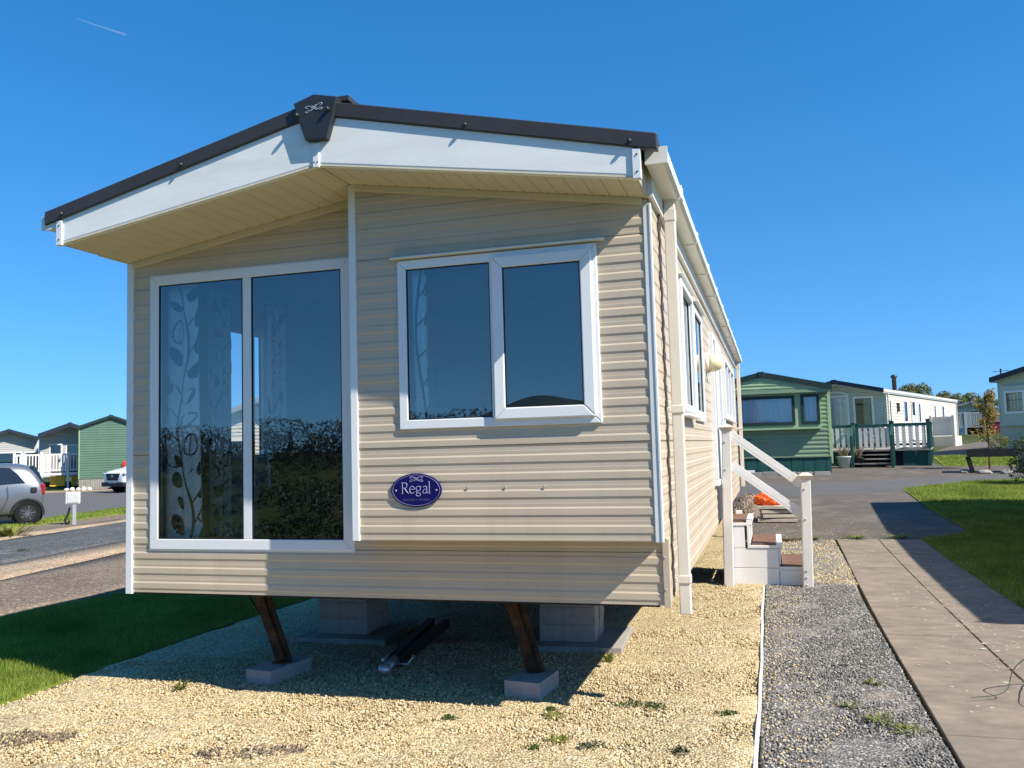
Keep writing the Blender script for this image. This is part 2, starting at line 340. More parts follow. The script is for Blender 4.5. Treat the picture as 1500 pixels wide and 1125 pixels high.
def sheet(name, poly, off, mt, step=.5, noise=0.0, nscale=8.0, kind='structure'):
    """A ground sheet: the outline cut along a grid and laid on the terrain at a small offset, edges turned down into the ground."""
    bm = bmesh.new(); vs = [bm.verts.new((x, y, 0)) for x, y in poly]; bm.faces.new(vs)
    xs = [p[0] for p in poly]; ys = [p[1] for p in poly]
    for ax, lo, hi in ((0, min(xs), max(xs)), (1, min(ys), max(ys))):
        k = math.floor(lo / step) + 1
        while k * step < hi:
            co = [0, 0, 0]; no = [0, 0, 0]; co[ax] = k * step; no[ax] = 1
            bmesh.ops.bisect_plane(bm, geom=bm.verts[:] + bm.edges[:] + bm.faces[:], plane_co=co, plane_no=no, dist=1e-5); k += 1
    from mathutils import noise as N
    bound = set(v for e in bm.edges if e.is_boundary for v in e.verts)
    for v in bm.verts:
        z = h(v.co.x, v.co.y) + off
        if noise:
            z += noise * (N.noise(Vector((v.co.x * nscale, v.co.y * nscale, 3.1))) + .6 * N.noise(Vector((v.co.x * nscale * .3, v.co.y * nscale * .3, 9.7))) + .5) * (0.35 if v in bound else 1)
        v.co.z = z
    be = [e for e in bm.edges if e.is_boundary]
    g = bmesh.ops.extrude_edge_only(bm, edges=be)
    for v in [q for q in g['geom'] if isinstance(q, bmesh.types.BMVert)]: v.co.z -= off + .05
    bmesh.ops.recalc_face_normals(bm, faces=bm.faces[:])
    me = bpy.data.meshes.new(name); bm.to_mesh(me); bm.free(); me.materials.append(M[mt])
    if noise: me.polygons.foreach_set('use_smooth', [True] * len(me.polygons))
    o = bpy.data.objects.new(name, me); COL.objects.link(o); o['kind'] = kind; return o

def inpoly(x, y, poly):
    ins = np.zeros(len(x), bool); n = len(poly); j = n - 1
    for i in range(n):
        xi, yi = poly[i]; xj, yj = poly[j]
        c = ((yi > y) != (yj > y)) & (x < (xj - xi) * (y - yi) / ((yj - yi) + 1e-12) + xi); ins ^= c; j = i
    return ins

# base ground to the horizon
gx = [-4000, -1500, -600, -250, -120, -80] + list(np.arange(-60, 61, 2.0)) + [80, 120, 250, 600, 1500, 4000]
gy = [-4000, -1500, -600, -250, -120, -60] + list(np.arange(-40, 101, 2.0)) + [120, 140, 250, 600, 1500, 4000]
GX, GY = np.meshgrid(gx, gy); V = np.stack([GX, GY, H(GX, GY)], -1).reshape(-1, 3); nx = len(gx)
F = np.array([[j * nx + i, j * nx + i + 1, (j + 1) * nx + i + 1, (j + 1) * nx + i] for j in range(len(gy) - 1) for i in range(nx - 1)])
structure(raw_mesh('ground', V, F, 'field', True))

PAD = [(-.55, -3.0), (-.56, -.5), (-.62, .3), (-.64, 1.7), (-.58, 3.2), (-.55, 12.2), (3.75, 12.2), (3.8, 8.7), (4.1, 8.2), (4.115, 4.75), (4.105, -.45), (4.09, -3.0)]
structure(sheet('yellow_gravel_pad', PAD, .010, 'ygravel', .12, .022, 7))
GG = [(4.128, -3.0), (4.135, 4.75), (4.125, 8.25), (3.85, 8.8), (5.08, 8.85), (5.10, 6.5), (5.0, 3.4), (5.03, -.27), (5.03, -3.0)]
structure(sheet('grey_gravel_strip', GG, .008, 'ggravel', .15, .018, 7))
PATH = [(5.045, -6), (5.035, 3.4), (5.115, 6.5), (5.12, 8.85), (6.26, 9.0), (6.29, 6), (6.33, 3.7), (6.38, -6)]
structure(sheet('concrete_path_bed', PATH, .004, 'joint', .5))
TAR = [(3.7, 8.78), (5.1, 8.87), (6.27, 9.03), (7.09, 9.75), (7.0, 13), (7.07, 16.7), (8.4, 17.9), (9.9, 18.7), (14, 20), (22, 22.5), (22, 25.5), (14, 22.8), (10, 22.9), (9.1, 23.1), (8.9, 25.5), (8.0, 27.5), (-4, 27.5), (-4, 20.5), (3.3, 20.5), (3.0, 12.2), (3.76, 12.15)]
structure(sheet('tarmac_drive', TAR, .004, 'tarmac', .6))
structure(sheet('site_road', [(-4, 14.3), (3.2, 14.8), (6.9, 15.9), (8.3, 18.0), (13, 20.2), (13, 21.4), (8, 19.2), (3.2, 17.8), (-4, 17.2)], .008, 'road', .6))
structure(sheet('upper_road', [(9.4, 28), (10.6, 27.6), (13.5, 34), (16.5, 42), (19, 52), (17.2, 52.5), (14.5, 43), (11.5, 35)], .01, 'tarmac', .8))
LAWN_R = [(6.40, -6), (6.35, 3.7), (6.31, 6), (6.28, 9.0), (7.12, 9.72), (7.03, 13), (7.1, 16.65), (8.42, 17.85), (9.92, 18.65), (14, 19.95), (20, 21.7), (20, -6)]
structure(sheet('lawn', LAWN_R, .012, 'grass', .6))
structure(sheet('lawn', [(9.12, 23.15), (10, 22.95), (14, 22.85), (20, 24.5), (20, 36), (13.6, 33.8), (10.6, 27.5), (9.5, 27.2)], .012, 'grass', .7))
LAWN_L = [(-.60, 12), (-.62, 3.2), (-.68, 1.7), (-.66, .3), (-.60, -.5), (-.6, -3), (-3.6, -3), (-3.35, 1.2), (-3.15, 3.0), (-3.0, 5), (-2.8, 12)]
structure(sheet('lawn', LAWN_L, .012, 'grass', .5))
structure(sheet('brown_gravel_track', [(-3.4, 1.2), (-3.2, 3.0), (-3.05, 5), (-2.9, 14), (-5.8, 14), (-6.5, 9.5), (-5.9, 5.6), (-5.6, 4.0), (-6.0, 1.0), (-6, -3), (-3.7, -3)], .006, 'bgravel', .6, .02, 2))
structure(sheet('tan_gravel_band', [(-5.65, 4.0), (-5.95, 5.6), (-6.6, 9.5), (-5.9, 14), (-6.9, 14), (-7.6, 9.0), (-7.1, 5.6), (-7.2, 4), (-7.3, -3), (-6.05, -3), (-6.05, 1)], .009, 'tgravel', .6, .03, 2))
structure(sheet('dark_gravel_drive', [(-7.25, 4), (-7.15, 5.6), (-7.65, 9), (-6.95, 14), (-11.4, 14.3), (-10.9, 11), (-10.6, 9), (-10.2, 7), (-10.2, -3), (-7.35, -3)], .006, 'dgravel', .6, .02, 2))
structure(sheet('tan_gravel_band', [(-10.65, 9), (-10.95, 11), (-11.45, 14.3), (-12.1, 14.4), (-11.7, 11), (-11.35, 9), (-10.95, 7), (-10.25, 7)], .010, 'tgravel', .6, .03, 2))
structure(sheet('brown_gravel_track', [(-11.4, 9), (-11.75, 11), (-12.15, 14.4), (-12.6, 17), (-13.6, 17), (-13.2, 14), (-13.0, 11.5), (-12.7, 9), (-12.4, 6), (-11, 6)], .005, 'bgravel', .6))
structure(sheet('grass_verge', [(-12.75, 9), (-13.05, 11.5), (-13.25, 14), (-13.65, 17), (-14.5, 23), (-16.6, 23), (-15.5, 17), (-14.7, 14), (-14.2, 12.2), (-13.8, 10.5), (-13.3, 6), (-12.45, 6)], .012, 'grass', .6))
structure(sheet('road', [(-13.9, 10.5), (-14.3, 12.2), (-14.8, 14), (-15.6, 17), (-16.7, 23), (-20, 33), (-27, 31), (-31, 28), (-35, 23), (-36, 17), (-30, 8), (-18, 2), (-14, 4)], .006, 'road', .9))
structure(sheet('road_marking', [(-17.3, 15.6), (-17.2, 15.72), (-18.4, 16.75), (-18.5, 16.63)], .012, 'picket', .6))
structure(sheet('tan_gravel_band', [(-20.5, 33.2), (-27.2, 31.2), (-31.2, 28.2), (-34.5, 24.5), (-36, 25.5), (-32.5, 30.0), (-28.5, 32.0), (-24, 34)], .009, 'tgravel', .8, .02, 2))
structure(sheet('grass_verge', [(-32.6, 30.1), (-36.1, 25.6), (-44, 30), (-40, 36), (-34, 34.5)], .012, 'grass', .9))
for i in range(2):
    pass
# white membrane edging between yellow and grey gravel
mb = MB(); N_ = 60; rr = random.Random(3)
for k in range(N_):
    y0 = -2.9 + k * 7.6 / N_; y1 = -2.9 + (k + 1) * 7.6 / N_
    f = lambda y: 4.112 + .006 * math.sin(y * 1.3) + .002 * math.sin(y * 5.1)
    zt = .028 + .007 * math.sin(k * .9) + .006 * rr.random()
    mb.hexa([(f(y0) - .009, y0, -.02), (f(y0) + .010, y0, -.02), (f(y1) + .010, y1, -.02), (f(y1) - .009, y1, -.02), (f(y0) - .011, y0, zt), (f(y0) + .006, y0, zt + .004), (f(y1) + .006, y1, zt + .004), (f(y1) - .011, y1, zt)])
structure(mb.build('gravel_edging', 'edging'))
# path slabs: two rows of concrete slabs with open joints, lichen spots
mb = MB(); rr = random.Random(5)
def pe(y): return (5.05 + .07 * max(0, min(1, (y - 3) / 5)), 6.36 - .09 * max(0, min(1, (y - 1) / 8)))
for row in range(2):
    y = -6.0 + row * .0
    while y < 8.75:
        ln = 1.22; y1 = min(y + ln, 8.84)
        pts = []
        for yy in (y + .005, y1 - .005):
            a, b = pe(yy); mid = a + (b - a) * .5
            pts.append((a, mid - .006) if row == 0 else (mid + .006, b))
        dz = rr.uniform(0, .004); zb = [h(6, y) + .022 + dz, h(6, y1) + .022 + dz]
        mb.hexa([(pts[0][0], y + .005, zb[0] - .06), (pts[0][1], y + .005, zb[0] - .06), (pts[1][1], y1 - .005, zb[1] - .06), (pts[1][0], y1 - .005, zb[1] - .06),
                 (pts[0][0], y + .005, zb[0]), (pts[0][1], y + .005, zb[0]), (pts[1][1], y1 - .005, zb[1]), (pts[1][0], y1 - .005, zb[1])])
        y = y1
for k in range(420):
    yy = rr.choice([rr.uniform(.2, 8.6), rr.uniform(1.5, 5)]); a, b = pe(yy); xx = rr.gauss(a + (b - a) * .55, .26); xx = min(max(xx, a + .05), b - .05)
    r_ = rr.uniform(.004, .013) if rr.random() < .85 else rr.uniform(.012, .026); z = h(6, yy) + .0268
    mb.face([(xx + r_ * rr.uniform(.6, 1.2) * math.cos(t * math.pi / 4), yy + r_ * rr.uniform(.6, 1.2) * math.sin(t * math.pi / 4), z) for t in range(8)], 1)
structure(mb.build('concrete_path', ['concrete', 'lichen'], bevel=.004))

# loose chippings and grass blades: uncountable, one object each
def stones(name, poly, dens, size, mt, label, keep=None, dz=.014):
    xs = [p[0] for p in poly]; ys = [p[1] for p in poly]; n = int(dens * (max(xs) - min(xs)) * (max(ys) - min(ys)))
    x = nrg.uniform(min(xs), max(xs), n); y = nrg.uniform(min(ys), max(ys), n); k = inpoly(x, y, poly)
    if keep is not None: k &= keep(x, y)
    x = x[k]; y = y[k]; n = len(x); s = size * nrg.uniform(.55, 1.35, n)
    base = np.array([[1, 0, 0], [.25, .95, .1], [-.85, .45, -.1], [-.75, -.6, .1], [.3, -.95, -.05], [.1, .05, .75], [-.05, 0, -.75]])
    F0 = np.array([[i, (i + 1) % 5, 5] for i in range(5)] + [[(i + 1) % 5, i, 6] for i in range(5)])
    V = base[None] * (s[:, None, None] * nrg.uniform(.6, 1.25, (n, 7, 1)))
    a = nrg.uniform(0, 6.283, n); b = nrg.uniform(-.9, .9, n); ca, sa, cb, sb = np.cos(a), np.sin(a), np.cos(b), np.sin(b)
    X = V[..., 0] * cb[:, None] + V[..., 2] * sb[:, None]; Z = -V[..., 0] * sb[:, None] + V[..., 2] * cb[:, None]; Y = V[..., 1]
    X2 = X * ca[:, None] - Y * sa[:, None]; Y2 = X * sa[:, None] + Y * ca[:, None]
    V = np.stack([X2 + x[:, None], Y2 + y[:, None], Z + (H(x, y) + dz + nrg.uniform(-.004, .012, n))[:, None]], -1).reshape(-1, 3)
    F = (F0[None] + (np.arange(n) * 7)[:, None, None]).reshape(-1, 3)
    return tag(raw_mesh(name, V, F, mt), label, None, kind='stuff')
stones('yellow_chippings', [(-.55, -1.3), (-.6, 2.6), (4.09, 2.6), (4.09, -1.3)], 7000, .0085, 'ystone', 'loose yellow gravel chippings on the pad', lambda x, y: y < .9 + .45 * (x - .0))
stones('yellow_chippings', [(3.3, 2.2), (3.3, 8), (4.1, 8), (4.1, 2.2)], 3500, .009, 'ystone', 'loose yellow gravel chippings beside the steps')
stones('yellow_chippings', [(4.13, -1.2), (4.13, 4.7), (4.5, 4.7), (4.35, 1.5), (4.6, .3), (4.25, -1.2)], 1100, .009, 'ystone', 'stray yellow chippings spilled over the grey gravel')
stones('grey_chippings', [(4.13, -1.3), (4.13, 5), (5.02, 5), (5.02, -1.3)], 11000, .0094, 'gstone', 'loose grey gravel chippings beside the concrete path', dz=.010)
stones('pale_chippings', [(4.2, 5), (3.9, 8.75), (5.08, 8.8), (5.08, 5)], 2200, .011, 'ystone', 'pale chippings at the end of the grey gravel', lambda x, y: nrg.random(len(x)) < .55, dz=.010)

M['crumb'] = stone_mat('soil_crumbs', [(.08, .06, .045), (.14, .11, .08), (.24, .18, .12), (.10, .075, .06)])
stones('stray_chippings', [(3.9, 8.9), (3.9, 12.5), (6.6, 12.5), (6.2, 9.05), (5.1, 8.9)], 90, .009, 'ystone', 'stray chippings scattered on the tarmac drive', lambda x, y: nrg.random(len(x)) < np.exp(-(y - 8.8) / 1.6), dz=.008)
def spots(pts): return lambda x, y: np.min([((x - a) ** 2 + (y - b) ** 2) / r ** 2 + .5 * nrg.random(len(x)) for a, b, r in pts], axis=0) < .75
stones('soil_crumbs', [(-.6, -1.4), (-.6, 0), (2.2, 0), (2.2, -1.4)], 4300, .0095, 'crumb', 'dark soil crumbs showing through the yellow gravel', spots([(.12, -1.02, .2), (.34, -.93, .13), (-.05, -1.12, .2), (1.55, -.93, .14), (1.74, -.86, .13), (1.36, -.98, .10)]), dz=.022)
def blades(name, poly, dens, hgt, wid, mt, label, kind='stuff', lean=.5):
    xs = [p[0] for p in poly]; ys = [p[1] for p in poly]; n = int(dens * (max(xs) - min(xs)) * (max(ys) - min(ys)))
    x = nrg.uniform(min(xs), max(xs), n); y = nrg.uniform(min(ys), max(ys), n); k = inpoly(x, y, poly); x = x[k]; y = y[k]; n = len(x)
    a = nrg.uniform(0, 6.283, n); hh = hgt * nrg.uniform(.5, 1.3, n) * (1 + .35 * np.sin(x * 3.1 + y * 1.7) * np.sin(y * 2.3 - x)); l = nrg.uniform(0, lean, n) * hh; b = a + nrg.uniform(-.8, .8, n)
    z = H(x, y) + .008; wx = -np.sin(a) * wid * .5; wy = np.cos(a) * wid * .5
    P = [np.stack([x - wx, y - wy, z], -1), np.stack([x + wx, y + wy, z], -1), np.stack([x + wx * .6 + np.cos(b) * l * .45, y + wy * .6 + np.sin(b) * l * .45, z + hh * .6], -1), np.stack([x + np.cos(b) * l, y + np.sin(b) * l, z + hh], -1)]
    V = np.stack(P, 1).reshape(-1, 3); F = np.arange(n * 4).reshape(n, 4)
    return tag(raw_mesh(name, V, F, mt), label, None, kind=kind)
blades('grass', [(-.62, 6), (-.64, 3.2), (-.69, 1.7), (-.67, .3), (-.62, -.5), (-.62, -2.2), (-3.5, -2.2), (-3.32, 1.2), (-3.12, 3.0), (-3.0, 6)], 9000, .045, .005, 'blade', 'short green lawn grass left of the gravel pad')
blades('grass', [(6.40, -2.0), (6.36, 1.5), (6.33, 6), (6.30, 9.0), (7.12, 9.74), (7.04, 13), (7.11, 16.6), (8.43, 17.8), (9.92, 18.6), (11, 18.9), (10.5, 12), (9, 1.5), (9, -2)], 2500, .05, .009, 'blade', 'mown lawn grass right of the concrete path')
blades('grass', [(9.14, 23.2), (10, 23.0), (14, 22.9), (19.5, 24.5), (19.5, 35), (13.6, 33.6), (10.65, 27.5), (9.55, 27.15)], 800, .06, .02, 'blade', 'mown lawn grass beside the timber deck')
blades('grass', [(-12.78, 9), (-13.1, 11.5), (-13.3, 14), (-13.7, 17), (-14.5, 22), (-16.4, 22), (-15.4, 17), (-14.6, 14), (-14.1, 12.2), (-13.5, 8)], 900, .06, .02, 'blade', 'grass verge along the left road')

# ---------------------------------------------------------------- cladding and windows
def clad(mb, fn, z0, z1, umin, umax, holes=(), ribs=True, joints=(), depth=.0048, period=.1, phase=0.0, mi=0):
    """Ribbed wall face. fn(u, z, off) -> 3D with off outward; holes (u0, u1, z0, z1) stay open."""
    prof = []
    if ribs:
        k = math.floor((z0 - phase) / period) - 1
        while k * period + phase < z1 + period:
            b = k * period + phase
            prof += [(b, depth), (b + .34 * period, depth), (b + .44 * period, 0.0), (b + .62 * period, .0008), (b + .68 * period, 0.0), (b + .90 * period, 0.0)]; k += 1
    else:
        prof = [(z0 - 1, 0), (z1 + 1, 0)]
    for j in joints: prof += [(j - .0035, None), (j - .003, -.006), (j + .0015, -.006), (j + .002, None)]
    base = sorted([p for p in prof if p[1] is not None])
    def off(z):
        for a, b in zip(base, base[1:]):
            if a[0] <= z <= b[0]: return a[1] + (b[1] - a[1]) * (z - a[0]) / max(b[0] - a[0], 1e-9)
        return 0.0
    if joints: base = sorted([p for p in prof if p[1] is not None and p[1] >= 0])
    zs = set([z0, z1])
    for p in prof: zs.add(p[0])
    for hh in holes: zs.add(hh[2]); zs.add(hh[3])
    zs = sorted(z for z in zs if z0 <= z <= z1); jset = {round(j - .003, 5) for j in joints} | {round(j + .0015, 5) for j in joints}
    O = {z: (off(z) - .006 if round(z, 5) in jset else off(z)) for z in zs}
    for a, b in zip(zs, zs[1:]):
        if b - a < 1e-6: continue
        ma, Ma, mb_, Mb = umin(a), umax(a), umin(b), umax(b); mid = (a + b) / 2
        cuts = sorted([(hh[0], hh[1]) for hh in holes if hh[2] < mid < hh[3]])
        segs = []; la, lb = ma, mb_
        for c0, c1 in cuts: segs.append((la, c0, lb, c0)); la = lb = c1
        segs.append((la, Ma, lb, Mb))
        for s0, s1, t0, t1 in segs:
            if s1 - s0 < 1e-5 and t1 - t0 < 1e-5: continue
            mb.face([fn(s0, a, O[a]), fn(s1, a, O[a]), fn(t1, b, O[b]), fn(t0, b, O[b])], mi)

def frame(mb, fn, u0, u1, z0, z1, t, d0, d1, mi=0, tb=None, tt=None):
    """Rectangular frame ring with mitred corners: width t, from depth d0 to d1 outward."""
    tb = tb or t; tt = tt or t
    o = [(u0, z0), (u1, z0), (u1, z1), (u0, z1)]; i = [(u0 + t, z0 + tb), (u1 - t, z0 + tb), (u1 - t, z1 - tt), (u0 + t, z1 - tt)]
    e = .0008
    for k in range(4):
        j = (k + 1) % 4
        mb.prism([o[k], o[j], i[j], i[k]], lambda u, v, d: fn(u, v, d), d0, d1, mi)

def pane(fn, u0, u1, z0, z1, d, parent, mt='glass', gask=True, thick=.006, name='pane'):
    mb = MB(); mb.prism([(u0, z0), (u1, z0), (u1, z1), (u0, z1)], fn, d, d, 0)
    mb.f = mb.f[:1]; mb.m = mb.m[:1]; mb.v = mb.v[:4]
    n = 1
    if gask:
        for (a, b, c, e) in ((u0, u1, z0, z0 + .006), (u0, u1, z1 - .006, z1), (u0, u0 + .006, z0 + .006, z1 - .006), (u1 - .006, u1, z0 + .006, z1 - .006)):
            mb.prism([(a, c), (b, c), (b, e), (a, e)], fn, d - .01, d + .006, 1)
    return mb.build(name, [mt, 'gasket'], parent)

# ================================================================ the big beige holiday caravan
W_, L_, ZB, ZT, BAY, BX, BZ = 3.66, 11.65, .671, 2.942, -.238, 1.838, 1.054
SL = .157
def soff(x): return ZT + SL * (x if x < W_ / 2 else W_ - x)
def rooz(x): return 3.105 + .231 * (x if x < W_ / 2 else W_ - x)
van = thing('static_caravan', 'large beige static caravan with dark roof edge, raised on blocks over yellow gravel', 'caravan', (0, 0, 0))
fF = lambda u, z, o: (u, -o, z)                 # front lower plane y = 0
fB = lambda u, z, o: (u, BAY - o, z)            # bay plane
fR = lambda u, z, o: (W_ + o, u, z)             # right side
fL = lambda u, z, o: (-o, u, z)                 # left side
fK = lambda u, z, o: (u, L_ + o, z)             # rear
J = (1.60, 2.75)
HB = (.22, 1.665, .995, 2.80)                  # big window opening
HS = (2.176, 3.333, 1.731, 2.697)                 # bay window opening
mb = MB()
clad(mb, fF, ZB, BZ, lambda z: 0, lambda z: W_, [HB], phase=0, joints=(.967,))
clad(mb, fF, BZ, soff(BX) , lambda z: max(0, (z - ZT) / SL), lambda z: BX, [HB], joints=J)
front = mb.build('front_cladding', 'clad', van)
mb = MB()
clad(mb, fB, BZ, soff(W_ / 2), lambda z: BX if z <= soff(BX) else W_ / 2, lambda z: W_ if z <= ZT else W_ - (z - ZT) / SL, [HS], joints=J)
mb.face([(BX, BAY, BZ), (BX, 0, BZ), (W_, 0, BZ), (W_, BAY, BZ)])
clad(mb, lambda u, z, o: (BX - o, u, z), BZ, soff(BX), lambda z: BAY, lambda z: 0, joints=J)
bay = mb.build('bay_cladding', 'clad', van)
# side windows and door on the right: (y0, y1, z0, z1)
RW = [(1.16, 2.02, 1.83, 2.72), (2.40, 3.22, 1.80, 2.72), (4.46, 4.86, 1.15, 2.72), (5.0, 5.82, .75, 2.72), (6.95, 9.8, 1.92, 2.70)]
mb = MB(); clad(mb, fR, ZB, ZT + .06, lambda z: BAY if z > BZ else 0, lambda z: L_, RW, joints=(1.60,)); mb.build('side_cladding', 'clad', van)
LW = [(.98, 1.62, 1.55, 2.64), (3.2, 4.2, 1.6, 2.64), (7, 8.4, 1.6, 2.64)]
mb = MB(); clad(mb, fL, ZB, ZT + .06, lambda z: 0, lambda z: L_, LW, joints=J); mb.build('side_cladding', 'clad', van)
mb = MB(); clad(mb, fK, ZB, soff(W_ / 2), lambda z: max(0, (z - ZT) / SL), lambda z: min(W_, W_ - (z - ZT) / SL), joints=J); mb.build('rear_cladding', 'clad', van)
# inner lining, floor, ceiling, partition
mb = MB(); fi = -.05
for fn, a, b, hol, zt in ((lambda u, z, o: (u, .05, z), .05, W_ - .05, [HB], 2.94), (lambda u, z, o: (.05, u, z), .05, L_ - .05, LW, 2.94), (lambda u, z, o: (W_ - .05, u, z), .05, L_ - .05, RW, 2.94), (lambda u, z, o: (u, L_ - .05, z), .05, W_ - .05, [], 2.94)):
    hh = list(hol)
    if fn(0, 0, 0)[1] == .05: hh = [HB, (BX + .06, W_ - .06, BZ + .3, 2.8)]
    clad(mb, fn, .76, zt, lambda z: a, lambda z: b, hh, ribs=False)
for hh, f2 in [(HB, fF), (HS, fB)] + [(q, fR) for q in RW] + [(q, fL) for q in LW]:       # reveals
    u0, u1, z0, z1 = hh
    for A, B in (((u0, z0), (u1, z0)), ((u1, z0), (u1, z1)), ((u1, z1), (u0, z1)), ((u0, z1), (u0, z0))):
        mb.face([f2(A[0], A[1], 0), f2(B[0], B[1], 0), f2(B[0], B[1], -.05), f2(A[0], A[1], -.05)])
clad(mb, lambda u, z, o: (u, BAY + .05, z), BZ + .05, 2.94, lambda z: BX + .05, lambda z: W_ - .05, [HS], ribs=False)
mb.face([(BX + .05, BAY + .05, BZ + .3), (W_ - .05, BAY + .05, BZ + .3), (W_ - .05, .05, BZ + .3), (BX + .05, .05, BZ + .3)])
mb.box(.02, .02, ZB + .01, W_ - .02, L_ - .02, .76)
mb.box(.05, .05, 2.94, W_ - .05, L_ - .05, 2.945); mb.box(BX + .05, BAY + .03, 2.94, W_ - .05, .049, 2.945)
mb.box(.06, 4.3, .76, W_ - .06, 4.36, 2.94); mb.box(.06, 6.3, .76, W_ - .06, 6.36, 2.94)
mb.build('interior_lining', 'lining', van)
# corner trims
def corner(x0, y0, x1, y1, z0, z1, name='corner_trim', mt='trim'):
    q = MB(); q.box(x0, y0, z0, x1, y1, z1); return q.build(name, mt, van, bevel=.003)
corner(-.016, -.016, .034, .02, ZB - .012, soff(0), mt='upvc')
corner(BX - .014, BAY - .014, BX + .032, BAY + .04, BZ - .004, soff(BX) - .003, mt='upvc')
q = MB(); q.box(W_ - .030, BAY - .009, BZ - .006, W_ + .006, BAY + .01, ZT - .03); q.box(W_ + .002, BAY - .014, BZ - .006, W_ + .016, BAY + .014, ZT - .03); q.build('corner_trim', 'trim', van, bevel=.003)
q = MB(); q.box(W_ - .024, -.013, ZB - .01, W_ + .012, .045, BZ - .012); q.box(W_ + .0125, .0, ZB + .004, W_ + .0145, .008, ZB + .02)
q.build('corner_trim', 'clad', van, bevel=.003)
for z in (.76, .94): MB().lathe([(.006, 0), (.006, .004), (.003, .006)], (W_ - .012, -.013, z), (0, -1, 0), 8).build('trim_screw', 'screw', van)
# bottom rail under the cladding
q = MB(); q.box(.06, .05, ZB - .02, W_ - .06, L_ - .05, ZB + .008); q.build('floor_rail', 'steel', van)
# soffit boards under the front overhang
OV = -.63
q = MB()
for side in (0, 1):
    x = .005
    while x < W_ / 2 - .01:
        x1 = min(x + .1, W_ / 2 - .002); a, b = (x, x1 - .0025) if side == 0 else (W_ - x1 + .0025, W_ - x)
        q.prism([(a, soff(a)), (b, soff(b)), (b, soff(b) + .012), (a, soff(a) + .012)], lambda u, v, d: (u, d, v), OV + .002, .03)
        x = x1
for k in range(16):
    for xx, yy in ((.1 + k * .108, -.03), (1.95 + k * .105, BAY - .03)):
        if xx < 1.8 or xx > 1.9: q.lathe([(.005, 0), (.004, .003)], (xx, yy, soff(xx) - .0005), (0, 0, -1), 6, 1)
q.build('soffit', ['soffit', 'gasket'], van, bevel=.0015, seg=1)
q = MB()   # eave strip where soffit meets walls
q.prism([(.036, soff(.036) - .045), (BX - .016, soff(BX - .016) - .045), (BX - .016, soff(BX - .016) - .001), (.036, soff(.036) - .001)], lambda u, v, d: (u, d, v), -.02, .0)
q.prism([(BX + .034, soff(BX + .034) - .04), (W_ - .032, soff(W_ - .032) - .04), (W_ - .032, soff(W_ - .032) - .001), (BX + .034, soff(BX + .034) - .001)], lambda u, v, d: (u, d, v), BAY - .02, BAY)
q.build('eave_strip', 'soffit', van, bevel=.002)
# roof body, roof sheet
q = MB(); q.prism([(0.0, soff(0) + .013), (W_ / 2, soff(W_ / 2) + .013), (W_, soff(W_) + .013), (W_, rooz(W_)), (W_ / 2, rooz(W_ / 2)), (0, rooz(0))], lambda u, v, d: (u, d, v), OV + .02, L_ + .01)
q.build('roof_body', 'soffit', van)
q = MB()
for s in (0, 1):
    X = (lambda u: u) if s == 0 else (lambda u: W_ - u)
    q.prism([(X(-.105), 3.135), (X(W_ / 2), 3.585), (X(W_ / 2), 3.605), (X(-.105), 3.155)], lambda u, v, d: (u, d, v), OV, L_ + .03)
    for k in range(1, 12):
        yy = OV + k * 1.02
        q.prism([(X(-.10), 3.158), (X(W_ / 2 - .06), 3.592), (X(W_ / 2 - .06), 3.615), (X(-.10), 3.181)], lambda u, v, d: (u, d, v), yy, yy + .04)
q.build('roof', 'rooftrim', van)
# fascia boards (rounded lower edge), joint strips, dark edge trims
for s in (0, 1):
    X = (lambda u: u) if s == 0 else (lambda u: W_ - u)
    q = MB(); n = 5
    for k in range(n + 1):
        pass
    prof = [(.026, -.004), (.014, -.002), (.004, .006), (0.0, .02), (0.0, None)]
    for k in range(len(prof) - 1):
        (d0, e0), (d1, e1) = prof[k], prof[k + 1]
        xa, xb = .012, W_ / 2
        za0, zb0 = soff(xa) + e0, soff(xb) + e0
        za1, zb1 = (soff(xa) + e1, soff(xb) + e1) if e1 is not None else (rooz(xa) - .005, rooz(xb) - .005)
        pts = [(X(xa), OV + d0, za0), (X(xb), OV + d0, zb0), (X(xb), OV + d1, zb1), (X(xa), OV + d1, za1)]
        q.face(pts if s == 0 else pts[::-1])
    q.face([(X(.012), OV + .026, soff(0)), (X(.012), OV, soff(0) + .02), (X(.012), OV, rooz(0)), (X(.012), OV + .026, rooz(0))])
    q.build('fascia', 'fascia', van)
    q = MB(); q.box(X(.0) - .022, OV - .012, soff(0) - .006, X(.0) + .028 - .006, OV + .03, rooz(0) - .012); fs = q.build('fascia_strip', 'upvc', van, bevel=.003)
    for zz in (.03, .12): MB().lathe([(.005, 0), (.005, .003), (.002, .005)], (X(0) + .003, OV - .012, soff(0) + zz), (0, -1, 0), 8).build('screw', 'gasket', fs)
    q = MB(); a, b = -.11, W_ / 2
    zt = lambda u: 3.160 + .2335 * (u + .11)
    q.prism([(X(a), zt(a) - .087), (X(b), zt(b) - .087), (X(b), zt(b)), (X(a), zt(a))], lambda u, v, d: (u, d, v), OV - .016, OV + .04)
    re_ = q.build('roof_edge', 'rooftrim', van, bevel=.006)
    for u in (.03, .92, ): MB().lathe([(.011, 0), (.011, .012), (.006, .018)], (X(u), OV - .016, zt(u) - .060), (0, -1, 0), 10).build('bolt', 'rooftrim', re_, smooth=True)
q = MB(); q.box(W_ / 2 - .026, OV - .010, soff(W_ / 2) - .012, W_ / 2 + .014, OV + .02, 3.36); fs = q.build('fascia_strip', 'upvc', van, bevel=.003)
